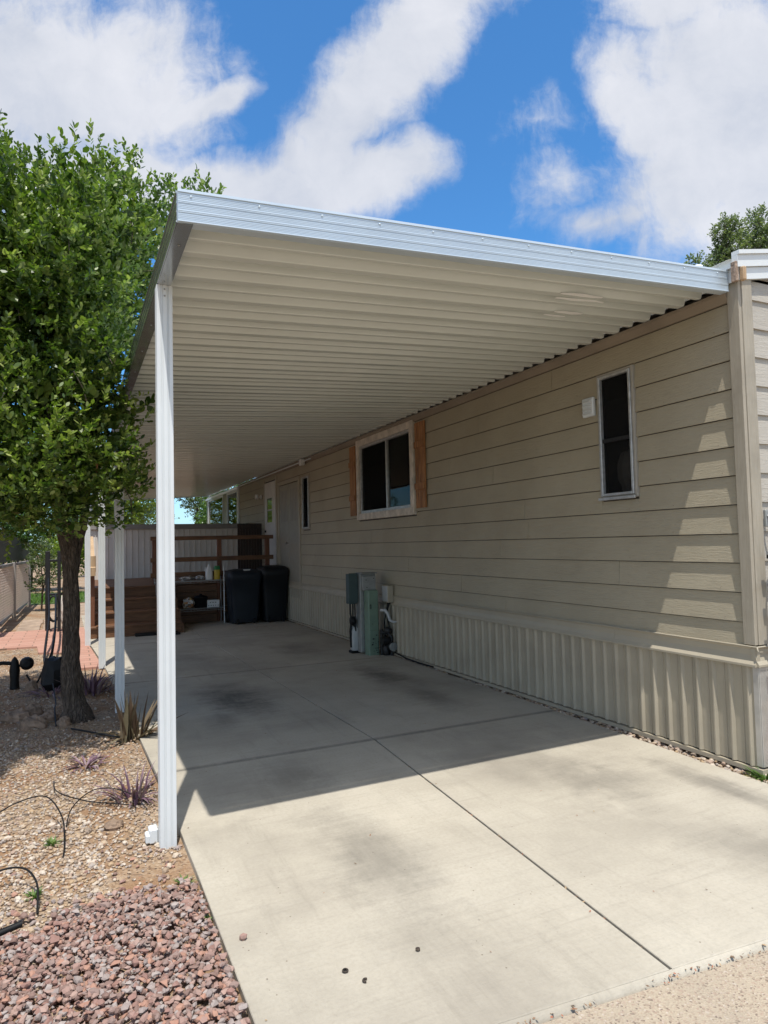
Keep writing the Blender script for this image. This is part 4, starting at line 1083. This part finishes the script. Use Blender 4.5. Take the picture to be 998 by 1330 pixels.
for i in range(60):
    p=C[rs.randrange(len(C))]; q=p-np.array([rs.uniform(-.15,.15),rs.uniform(-.2,.2),rs.uniform(.1,.35)])
    b.tube([tuple(q),tuple((p+q)/2+np.array([.02,0,.03])),tuple(p)],.004,4,False)
b.build('trunk',M['bark'],tr)
for i in range(26):
    p=C[rs.randrange(len(C))]
    if p[1]>6.1: continue
    b=MB()
    for k in range(rs.randint(1,4)):
        x,y_,z=p+np.array([rs.gauss(0,.03),rs.gauss(0,.03),rs.gauss(0,.04)])
        b.lathe([(.003,.02),(.011,.012),(.008,0),(.012,-.014),(.008,-.024),(.01,-.036),(.002,-.048)],(x,y_,z),7)
    b.build('seed_pod',M['pod'],tr)
for a_,c_ in (((.1,5.6,2.62),(.0,5.45,2.85)),((-.62,5.1,2.45),(-.50,5.05,2.75)),((-.55,5.1,2.4),(-.40,5.08,2.62)),((-.62,5.1,2.45),(-.66,5.1,2.7))):
    b=MB(); b.tube([a_,tuple((Vector(a_)+Vector(c_))/2+Vector((.02,0,0))),c_],.006,5); b.build('bare_twig',M['twig'],tr)

def bg_tree(name,label,x,y,h,blobs,mat,n,leaf,seed,rt=.18,fork=.4,group=None):
    t=thing(name,label,'tree',group,(x,y,0))
    C,D=crown_points(blobs,n,seed,.4)
    leaf_cloud('crown',C,D,9,leaf,leaf*.32,mat,t,seed+1,leaf*2.2,4,.15,.1)
    b=MB(); b.tube([(0,0,-.1),(.05,0,h*fork*.5),(0,.05,h*fork)],[rt*1.3,rt,rt*.85],10)
    branches(b,[(0,.05,h*fork)],[(q[0]*.8,q[1]*.8,q[2]+.2) for q in blobs],rt*.6,rt*.12,seed+2,.12); b.build('trunk',M['bark'],t)
    return t
bg_tree('eucalyptus_tree','small rounded eucalyptus top just above the white fascia, leftmost behind the home',19.85,16,12,[(.05,0,10.85,.36,.5,.5),(0,0,10.3,.55,.6,.6),(.1,0,9.2,.8,.8,.8)],M['bgleaf'],1300,.085,40,.2,.55)
bg_tree('eucalyptus_tree','middle eucalyptus crown with a broad rounded top behind the home roof',21.75,16,13,[(-.35,0,12.6,.26,.4,.45),(.22,0,12.65,.28,.4,.4),(-.05,0,11.95,.48,.6,.45),(-.3,.1,11.45,.42,.5,.4),(.1,.2,10.4,.9,.9,.8),(.1,.2,9.2,1.1,1,1)],M['bgleaf'],3000,.085,43,.25,.5)
bg_tree('eucalyptus_tree','tallest eucalyptus at the right edge behind the white vent pipe',24.2,16.3,14,[(-.45,0,13.45,.38,.5,.5),(-.5,0,12.7,.55,.6,.6),(.3,0,12.9,.6,.7,.6),(-.3,0,12.0,.8,.8,.6),(.8,.2,11.8,1.0,.9,.9),(0,.2,10.6,1.2,1.1,1.1),(0,.2,9.2,1.3,1.1,1.1)],M['bgleaf'],4200,.085,46,.28,.45)
bg_tree('garden_tree','lime green tree above the white wall left of the nearest post',1.6,27,5,[(0,0,3.2,1.3,1.2,1.3),(.5,0,4.2,1.3,1.2,1),(-.6,0,2.6,.9,.9,.9)],M['ygleaf'],2600,.09,50,.12,.35)
bg_tree('garden_tree','grey green tree showing between roof edge and white wall by the porch',5.3,31,6,[(0,0,4.0,1.2,1.2,1.3),(.8,0,3.4,1,1,1.1),(-.7,.2,4.8,.9,.9,.9)],M['bgleaf'],1900,.09,53,.13,.3)
bg_tree('garden_tree','leafy green tree seen through the porch windows at the far end',6.6,27.5,5,[(0,0,3.0,2.0,1.4,1.4),(-1.0,0,2.4,1.2,1,1.0),(1.4,0,2.8,1.4,1.2,1.2)],M['midleaf'],3300,.09,56,.12,.3)
bg_tree('garden_tree','dark green tree beyond the lattice fence and grass',-1.6,29,5,[(0,0,2.6,1.6,1.3,1.5),(1.1,0,1.7,1.1,1,1.0),(-.8,0,1.5,1.2,1,1.1)],M['midleaf'],2600,.09,59,.12,.3)
bg_tree('garden_tree','pale green tree low behind the black hose stand',-.15,26,3,[(0,0,1.35,.75,.6,.75),(.45,0,1.9,.6,.6,.6)],M['ygleaf'],900,.08,62,.07,.3)
bg_tree('garden_tree','tall shade tree far behind the lime green tree',2.4,42,7,[(0,0,4.5,2.2,2,2),(1.5,0,3,1.6,1.5,1.5),(-1.8,0,3,1.8,1.5,1.6)],M['bgleaf'],2200,.13,65,.2,.3)
bg_tree('garden_tree','broad dark tree far behind the lattice fence',-7,40,7,[(0,0,3.5,3.2,2,2.6),(3,0,2.6,2.4,2,1.8),(-3,0,2.6,2.4,2,1.8)],M['midleaf'],2600,.15,68,.25,.3)
# vine / shrub on stand
t=thing('climbing_shrub','loose dark leaved shrub behind the black posts and lattice end','shrub',loc=(-.75,19.2,0))
C,D=crown_points([(-.05,0,1.35,.30,.35,.45),(.1,0,.95,.28,.3,.4),(-.12,.1,.7,.2,.25,.3)],330,71,.3)
leaf_cloud('foliage',C,D,8,.055,.02,M['bgleaf'],t,72,.15,4)
b=MB(); b.tube([(0,0,-.03),(.03,0,.6),(-.02,0,1.3)],[.025,.02,.008],7); b.tube([(0,0,.3),(.12,0,.9),(.15,0,1.2)],[.015,.01,.005],6); b.build('stem',M['bark'],t)

def blades(name,c,n,ln,wd,mat,parent,seed,arch=.6,up=.9,thick=False,rad=.04):
    rg=np.random.default_rng(seed); V=[];F=[];rn=[]
    K=5
    for i in range(n):
        a=rg.uniform(0,2*PI); el=rg.uniform(.25,1.0)*up; l=ln*rg.uniform(.6,1.1); o=np.array(c)+np.array([math.cos(a),math.sin(a),0])*rad*rg.random()
        h=np.array([math.cos(a),math.sin(a),0]); s=np.array([-math.sin(a),math.cos(a),0]); r=rg.random(); b0=len(V); tw=rg.uniform(-.4,.4)
        p=o.copy(); ang=el*PI/2
        for k in range(K+1):
            t=k/K; w=wd*(1-t**1.8)*(.75+.5*t*(1-t)*2)+.0006
            V+= [p-s*w+h*w*tw, p-np.array([0,0,w*.5]) if True else p, p+s*w-h*w*tw]
            p=p+(h*math.cos(ang)+np.array([0,0,1])*math.sin(ang))*l/K; ang-=arch*rg.uniform(.1,.5)
        for k in range(K):
            q=b0+3*k; F+=[(q,q+1,q+4,q+3),(q+1,q+2,q+5,q+4)]; rn+=[r,r]
    return np_mesh(name,np.array(V),4,mat,parent,rn,faces=F)
tag(blades('purple_plant',(.335,4.40,-.03),40,.23,.009,M['purple'],None,81,.6,1.1,rad=.12),'bright purple leaved plant at the foot of the nearest post','plant','purple heart plants in the gravel bed')
tag(blades('purple_plant',(.08,5.25,-.03),30,.17,.009,M['purple'],None,82,.8,.6,rad=.08),'pale sprawling purple plant lying low before the tree','plant','purple heart plants in the gravel bed')
tag(blades('purple_plant',(.17,7.9,-.03),80,.30,.013,M['purple'],None,83,.5,.95,rad=.20),'dark purple plant shaded between trunk and second post','plant','purple heart plants in the gravel bed')
tag(blades('purple_plant',(-.22,8.0,-.03),34,.26,.010,M['purple'],None,84,.8,.6,rad=.2),'shaded purple plant left of the trunk by the black bag','plant','purple heart plants in the gravel bed')
t=thing('agave','dry brownish agave with upright spiky leaves beside the second post','agave',loc=(.42,5.75,-.03))
blades('leaf_rosette',(0,0,0),30,.40,.024,M['aloe'],t,85,.12,1.25,rad=.11)
blades('withered_leaf',(0,0,0),12,.34,.018,M['aloe'],t,86,1.1,.55,rad=.08)
for i,(x,y_,s,lab) in enumerate(((.455,3.20,.05,'tiny green weed at the driveway edge below the nearest post'),(-.10,3.95,.045,'tiny pale weed in the gravel inside the hose loop'),(.50,2.85,.035,'tiny weed among lava rocks touching the slab edge'),(-.16,3.4,.04,'tiny weed near the short black hose loop'),(3.90,2.80,.12,'green weed tuft at the street corner of the skirting'))):
    tag(blades('weed',(x,y_,-.03),40 if s<.1 else 70,s,.004 if s<.1 else .007,M['weed'],None,90+i,.7,.9,rad=s*.6),lab,'weed','weeds')

# ------------------------------------------------------------------ small garden things
def catmull(P,k=8):
    P=[Vector(p) for p in P]; P=[P[0]*2-P[1]]+P+[P[-1]*2-P[-2]]; out=[]
    for i in range(1,len(P)-2):
        for j in range(k):
            t=j/k; a,b_,c,d=P[i-1:i+3]
            out.append(.5*((2*b_)+(c-a)*t+(2*a-5*b_+4*c-d)*t*t+(3*b_-a-3*c+d)*t**3))
    out.append(P[-2]); return out
def hose(name,P,r,lab,cat='hose',group=None):
    b=MB(); b.tube(catmull(P),r,7); return tag(b.build(name,M['black']),lab,cat,group)
g='drip irrigation tubes on the gravel'
hose('drip_tube',[(-.75,4.15,-.01),(-.45,4.30,.03),(-.30,4.42,.06),(-.15,4.36,.09),(-.06,4.08,.06),(-.045,3.85,0),(-.05,3.75,-.03)],.0038,'thin black tube arching high in a loop at the left edge of the pale gravel','drip tube',g)
hose('drip_tube',[(-.12,4.98,-.02),(-.11,4.75,.0),(-.05,4.60,.0),(.08,4.45,-.01),(.20,4.35,-.01),(.30,4.30,-.02)],.0034,'thin black tube curling from the gravel toward the bright purple plant','drip tube',g)
hose('drip_tube',[(-.045,4.08,-.03),(-.01,4.3,.02),(.10,4.45,.05),(.22,4.42,.05),(.33,4.33,.02),(.40,4.28,-.02)],.0034,'thin black tube bowed up in front of the purple plant to the post','drip tube',g)
hose('drip_tube',[(-.55,3.40,-.02),(-.35,3.55,.04),(-.22,3.52,.06),(-.15,3.38,.04),(-.14,3.22,-.02)],.0045,'short black tube loop rising just above the red lava rocks','drip tube',g)
hose('drip_pipe',[(-.7,2.9,-.01),(-.35,3.04,.005),(-.19,3.10,.012)],.013,'thick black pipe end poking in at the left edge over lava rock','pipe')
hose('drip_tube',[(-.02,6.3,-.01),(.1,6.1,.0),(.25,5.9,-.005),(.36,5.78,-.01)],.008,'black tube running on shaded gravel from trunk to the agave','drip tube',g)
hose('drip_tube',[(-.20,7.9,.10),(-.16,7.3,.02),(-.16,6.9,.05),(-.14,6.5,-.02)],.007,'black tube in the shade left of the tree trunk','drip tube',g)
# spotlight on stake
t=thing('garden_spotlight','black spotlight on a stake standing in the gravel left of the tree','garden light',loc=(-.60,8.55,-.03))
b=MB(); b.lathe([(.05,0),(.045,.10),(.055,.2),(.04,.30),(.02,.34),(.0,.36)],(0,0,0),10); b.tube([(0,0,.28),(-.12,-.02,.30),(-.26,0,.27)],.022,8); b.build('stake_body',M['black'],t)
b=MB(); b.lathe([(.03,-.05),(.065,-.04),(.075,.03),(.06,.045),(0,.05)],(.12,-.02,.27),14,'y'); b.tube([(0,0,.24),(.12,0,.27)],.014,8); b.build('lamp_head',M['black'],t)
hose('power_cord',[(-.48,8.5,.12),(-.40,8.4,.02),(-.32,8.35,.15),(-.22,8.5,.38),(-.20,9.0,.62),(-.22,9.8,.80)],.011,'thick black cord rising from the spotlight toward the hose stand','cord')
hose('garden_hose',[(-.42,13.6,1.0),(-.40,13.0,.75),(-.36,12.0,.45),(-.37,10.5,.05),(-.32,9.7,.0),(-.28,9.9,.05),(-.25,11,.35),(-.27,12.4,.6),(-.30,13.6,.7)],.018,'black garden hose hanging in a long loop from the hose stand')
t=thing('hose_stand','pair of tall black posts with crossbars carrying a hose','hose stand',loc=(0,0,0))
for x,w,y_ in ((-.45,.085,14.2),(-.25,.06,13.9)):
    b=MB(); b.bbox(x-w/2,x+w/2,y_-.04,y_+.04,-.03,1.50,.004); b.build('post',M['bmetal'],t)
for q in ((-.42,-.05,14.05,14.09,.66,.70),(-.42,-.20,14.0,14.05,1.3,1.34)):
    b=MB(); b.bbox(*q,.003); b.build('crossbar',M['bmetal'],t)
b=MB(); b.tube([(-.34+.10*math.cos(a*.42),13.85+.004*a,.42+.24*math.sin(a*.42)) for a in range(60)],.016,7); tag(b.build('hose_coil',M['black']),'black hose coiled between the two black posts','hose')
tag(crumple(-.15,14.6,.32,.10,.1,.38,3,amp=.2).build('grey_cover',M['pvc']),'pale draped cover behind the black hose coil','cover')
tag(crumple(-.20,8.25,.13,.13,.10,.22,7,8,6,.25).build('plastic_bag',M['black']),'black plastic bag slumped behind the tree trunk','bag')
def boulder(x,y_,rx,ry,rz,seed,lab):
    b=crumple(0,0,rz*.35,rx,ry,rz,seed,18,11,.22); o=b.build('boulder',M['boulder']); o.location=(x,y_,-.03); tag(o,lab,'rock','rocks around the tree')
boulder(-.47,6.95,.13,.09,.07,1,'brown rock leftmost in the shade before the tree')
boulder(-.33,6.62,.12,.09,.07,4,'pale flat topped rock nearest the camera before the tree')
boulder(-.34,7.1,.08,.06,.075,6,'small grey rock behind the pale flat rock')
boulder(-.20,6.80,.07,.07,.06,8,'dark rounded rock just left of the trunk foot')
boulder(-.08,6.55,.055,.05,.055,11,'small round rock touching the trunk foot')
boulder(-.42,8.3,.06,.06,.09,14,'rounded brown stone beside the black spotlight stake')
boulder(.20,4.02,.05,.035,.03,17,'small whitish stone beside the bright purple plant')
# loose items on the slab
o=stones('lava_stone',np.array([[.585,2.60,.012]]),[.018],M['lava'],77); tag(o,'single dark red stone lying on the slab near its left edge','rock')
for x,y_,a,lab in ((.862,2.245,0,'left hollow brown seed ring on the sunny slab'),(.905,2.165,.6,'dark bent seed husk right of the seed ring on the slab')):
    b=MB(); k=14 if a==0 else 9; b.tube([(x+.0085*math.cos(i*2*PI/14+a),y_+.0085*math.sin(i*2*PI/14+a),.005) for i in range(k+1)],.0035,6); tag(b.build('seed_husk',M['bark']),lab,'seed husk')
b=MB(); b.lathe([(.003,0),(.009,.003),(.009,.009),(.003,.012)],(1.145,2.235,0),8); tag(b.build('seed_husk',M['bark']),'single round dark husk on the slab nearest the centre joint','seed husk')

# ------------------------------------------------------------------ lattice fence
t=thing('lattice_fence','cream lattice fence panels along the left side of the walk','fence')
def lat(y0,y1):
    b=MB(); z0,z1=.10,1.18; fx=lambda y:-1.36+.032*(y-15)
    s=.11; k=0
    L=(y1-y0); H=(z1-z0)
    for sgn in (1,-1):
        c=-H
        while c<L:
            # line from (y0+c,z0) going up at 45
            a0=max(0,c); a1=min(L,c+H)
            if a1>a0:
                P=[(a0,a0-c),(a1,a1-c)]
                if sgn<0: P=[(L-p[0],p[1]) for p in P]
                (ya,za),(yb,zb_)=P; w=.019; off=.0 if sgn>0 else .008
                b.add([(fx(y0+ya)+off,y0+ya-w,z0+za),(fx(y0+ya)+off,y0+ya+w,z0+za),(fx(y0+yb)+off,y0+yb+w,z0+zb_),(fx(y0+yb)+off,y0+yb-w,z0+zb_),
                       (fx(y0+ya)+off-.006,y0+ya-w,z0+za),(fx(y0+ya)+off-.006,y0+ya+w,z0+za),(fx(y0+yb)+off-.006,y0+yb+w,z0+zb_),(fx(y0+yb)+off-.006,y0+yb-w,z0+zb_)],[(0,1,2,3),(4,7,6,5),(0,3,7,4),(1,5,6,2)])
            c+=s
    b.build('lattice_panel',M['lattice'],t)
    b=MB(); x=fx((y0+y1)/2); b.bbox(x-.03,x+.03,y0,y1,z0-.06,z0,.003); b.build('rail',M['caps'],t); b=MB(); b.bbox(x-.03,x+.03,y0,y1,z1,z1+.06,.003); b.build('rail',M['caps'],t)
for y0,y1 in ((12.6,14.9),(15.05,17.7),(17.85,21.3)): lat(y0,y1)
for y_ in (12.5,14.98,17.78,21.4):
    b=MB(); x=-1.36+.032*(y_-15); b.bbox(x-.04,x+.045,y_-.06,y_+.06,-.03,1.26,.005); b.build('post',M['caps'],t)
t=thing('shade_awning','black shade cloth stretched above the lattice fence','awning')
b=MB(); b.add([(-1.36,13,1.30),(-1.12,21.3,1.30),(-1.10,21.3,1.72),(-1.32,13,1.98),(-1.39,13,1.30),(-1.15,21.3,1.30),(-1.13,21.3,1.72),(-1.35,13,1.98)],[(0,1,2,3),(7,6,5,4),(0,4,5,1),(3,2,6,7),(1,5,6,2),(0,3,7,4)])
b.build('cloth',M['black'],t)
for y_ in (13.1,17,21.2):
    b=MB(); b.tube([(-1.42,y_,-.03),(-1.42,y_,1.9)],.025,8); b.build('pole',M['bmetal'],t)
# neighbour home beyond the fence
t=thing('neighbour_home','pale neighbouring home mostly hidden beyond lattice fence and tree','mobile home')
b=MB(); b.box(-9,-5,8,24,0,3.0); b.build('wall',M['pvc'],t)
b=MB(); b.add([(-9.4,7.6,2.98),(-4.6,7.6,2.98),(-7,7.6,3.6),(-9.4,24.4,2.98),(-4.6,24.4,2.98),(-7,24.4,3.6)],[(0,1,2),(3,5,4),(1,4,5,2),(0,2,5,3),(0,3,4,1)]); b.build('roof',M['caps'],t)
b=MB(); frame_rect(b,-5.0,-4.97,11,12.4,1.2,2.4,.06); w_=b.build('window',M['white'],t); b=MB(); b.box(-4.99,-4.985,11.06,12.34,1.26,2.34); b.build('pane',mat_basic('dark_pane',(.03,.03,.03),.1),w_)

# ------------------------------------------------------------------ camera
cam=bpy.data.cameras.new('camera'); co=bpy.data.objects.new('camera',cam); COL.objects.link(co); S.camera=co
yaw,pitch,roll=R(25.138),R(2.708),R(-1.3256)
f=Vector((math.sin(yaw)*math.cos(pitch),math.cos(yaw)*math.cos(pitch),math.sin(pitch)))
r=Vector((math.cos(yaw),-math.sin(yaw),0)); u=r.cross(f)
r2=r*math.cos(roll)+u*math.sin(roll); u2=-r*math.sin(roll)+u*math.cos(roll)
mw=Matrix((( r2.x,u2.x,-f.x,0),(r2.y,u2.y,-f.y,0),(r2.z,u2.z,-f.z,1.5),(0,0,0,1)))
co.matrix_world=mw
cam.sensor_fit='VERTICAL'; cam.sensor_height=24; cam.lens=860/1330*24; cam.clip_start=.05; cam.clip_end=2000

# ------------------------------------------------------------------ light
sd=Vector((-.098,-.335,1.0)).normalized(); el=math.asin(sd.z); az=math.atan2(sd.x,sd.y)
sl=bpy.data.lights.new('sun','SUN'); so=bpy.data.objects.new('sun',sl); COL.objects.link(so)
sl.energy=5.0; sl.angle=R(.53); sl.color=(1,.955,.88)
so.rotation_euler=sd.to_track_quat('Z','Y').to_euler(); so.location=(0,0,30)

W=bpy.data.worlds.new('World'); S.world=W; W.use_nodes=True; W.node_tree.nodes.clear(); nt=NT(W.node_tree)
out=nt.node('ShaderNodeOutputWorld'); bg=nt.node('ShaderNodeBackground'); nt.l.new(bg.outputs[0],out.inputs[0])
sky=nt.node('ShaderNodeTexSky',sky_type='NISHITA'); sky.sun_disc=False; sky.sun_elevation=el; sky.sun_rotation=az%(2*PI)
sky.altitude=400; sky.air_density=1.0; sky.dust_density=.3; sky.ozone_density=2.2
STR=.15; bg.inputs[1].default_value=STR
gen=nt.node('ShaderNodeTexCoord').outputs['Generated']
x,y,z=nt.sep(gen)
cy,sy=math.cos(yaw),math.sin(yaw)
xr=nt.m('SUBTRACT',nt.m('MULTIPLY',x,cy),nt.m('MULTIPLY',y,sy)); yr=nt.m('ADD',nt.m('MULTIPLY',x,sy),nt.m('MULTIPLY',y,cy))
yc=nt.m('MAXIMUM',yr,.08)
U=nt.m('DIVIDE',xr,yc); V=nt.m('DIVIDE',z,yc)
cmb=nt.node('ShaderNodeCombineXYZ'); nt.l.new(U,cmb.inputs[0]); nt.l.new(V,cmb.inputs[1]); uv=cmb.outputs[0]
def vec(op,a,b_,**k):
    n=nt.node('ShaderNodeVectorMath',operation=op); nt.put(n.inputs[0],a)
    if b_ is not None: nt.put(n.inputs[1],b_)
    for kk,v in k.items(): nt.put(n.inputs[kk],v)
    return n
w1=vec('SCALE',vec('SUBTRACT',nt.noisec(uv,3.2,3),(.5,.5,.5)).outputs[0],None,Scale=.11).outputs[0]
w2=vec('SCALE',vec('SUBTRACT',nt.noisec(uv,13,5),(.5,.5,.5)).outputs[0],None,Scale=.035).outputs[0]
p=vec('ADD',vec('ADD',uv,w1).outputs[0],w2).outputs[0]
px,py,_=nt.sep(p)
def uvp(X,Y): return ((X-499)/860,(705-Y)/860)
tot=None
CAP=[((-60,40),(150,80),185,1.0),((0,200),(180,215),90,1.0),((230,120),(305,105),38,.8),((120,225),(520,225),62,.95),((640,-80),(440,165),80,1.0),((400,200),(545,200),60,.95),((330,250),(420,250),70,1),
     ((960,60),(930,230),165,1.0),((1060,150),(1020,260),190,1.0),((840,60),(860,160),70,.9),((700,225),(790,215),50,.28),((690,150),(720,140),40,.24),((760,300),(850,270),36,.5),((900,-60),(1000,-80),120,1)]
for (ax,ay),(bx,by),rad,wt in CAP:
    a=uvp(ax,ay); b_=uvp(bx,by); dx,dy=b_[0]-a[0],b_[1]-a[1]; L2=dx*dx+dy*dy
    qx=nt.m('SUBTRACT',px,a[0]); qy=nt.m('SUBTRACT',py,a[1])
    t_=nt.m('DIVIDE',nt.m('ADD',nt.m('MULTIPLY',qx,dx),nt.m('MULTIPLY',qy,dy)),L2,clamp=True)
    ex=nt.m('SUBTRACT',qx,nt.m('MULTIPLY',t_,dx)); ey=nt.m('SUBTRACT',qy,nt.m('MULTIPLY',t_,dy))
    d=nt.m('SQRT',nt.m('ADD',nt.m('MULTIPLY',ex,ex),nt.m('MULTIPLY',ey,ey)))
    f_=nt.m('MULTIPLY',nt.m('SUBTRACT',1.0,nt.m('DIVIDE',d,rad/860)),wt)
    tot=f_ if tot is None else nt.m('MAXIMUM',tot,f_)
# wispy streaks running up to the right
st=nt.noise(nt.mapping(p,(5,1.6,1),rot=(0,0,R(-38))),2.0,9,.66,.25)
fine=nt.noise(p,9,8,.65)
den=nt.m('ADD',tot,nt.m('MULTIPLY',nt.m('SUBTRACT',st,.5),.95)); den=nt.m('ADD',den,nt.m('MULTIPLY',nt.m('SUBTRACT',fine,.5),1.15))
den=nt.smooth(den,-.02,.66)
front=nt.smooth(yr,.10,.3)
den=nt.m('MULTIPLY',den,front)
# unseen clouds outside the view, added to lift the ambient fill
zc=nt.m('MAXIMUM',z,.12); cm2=nt.node('ShaderNodeCombineXYZ'); nt.l.new(nt.m('DIVIDE',x,zc),cm2.inputs[0]); nt.l.new(nt.m('DIVIDE',y,zc),cm2.inputs[1])
oth=nt.smooth(nt.noise(cm2.outputs[0],.9,7,.6,.4),.36,.56)
oth=nt.m('MULTIPLY',nt.m('MULTIPLY',oth,nt.m('SUBTRACT',1.0,nt.smooth(yr,.0,.35))),.85)
low=nt.m('MULTIPLY',nt.m('SUBTRACT',1.0,nt.smooth(V,.0,.22)),.55)      # pale bank low on the horizon
low=nt.m('MULTIPLY',low,nt.smooth(nt.noise(uv,4,6),.3,.6))
den=nt.m('MAXIMUM',nt.m('MAXIMUM',den,oth),low)
shade=nt.noise(p,3.4,7,.6)
ccol=nt.ramp(shade,[(.32,(3.7,3.95,4.5)),(.5,(4.8,4.9,5.2)),(.68,(5.6,5.6,5.8))])
skc=nt.mix(1.0,sky.outputs[0],(.50,1.0,1.32),'MULTIPLY')
ccol=nt.mix(oth,ccol,(8.7,8.35,7.8))  # unseen clouds set brighter than the visible ones for fill light
fin=nt.mix(nt.m('MULTIPLY',den,.90),skc,ccol)
nt.l.new(fin,bg.inputs[0])

vs_=S.view_settings; vs_.view_transform='Standard'; vs_.look='None'; vs_.exposure=.1; vs_.gamma=1
S.render.engine='CYCLES'; S.cycles.use_denoising=True; S.cycles.max_bounces=7; S.cycles.diffuse_bounces=5; S.cycles.glossy_bounces=3; S.cycles.transparent_max_bounces=12
S.cycles.caustics_reflective=False; S.cycles.caustics_refractive=False; S.cycles.sample_clamp_indirect=8
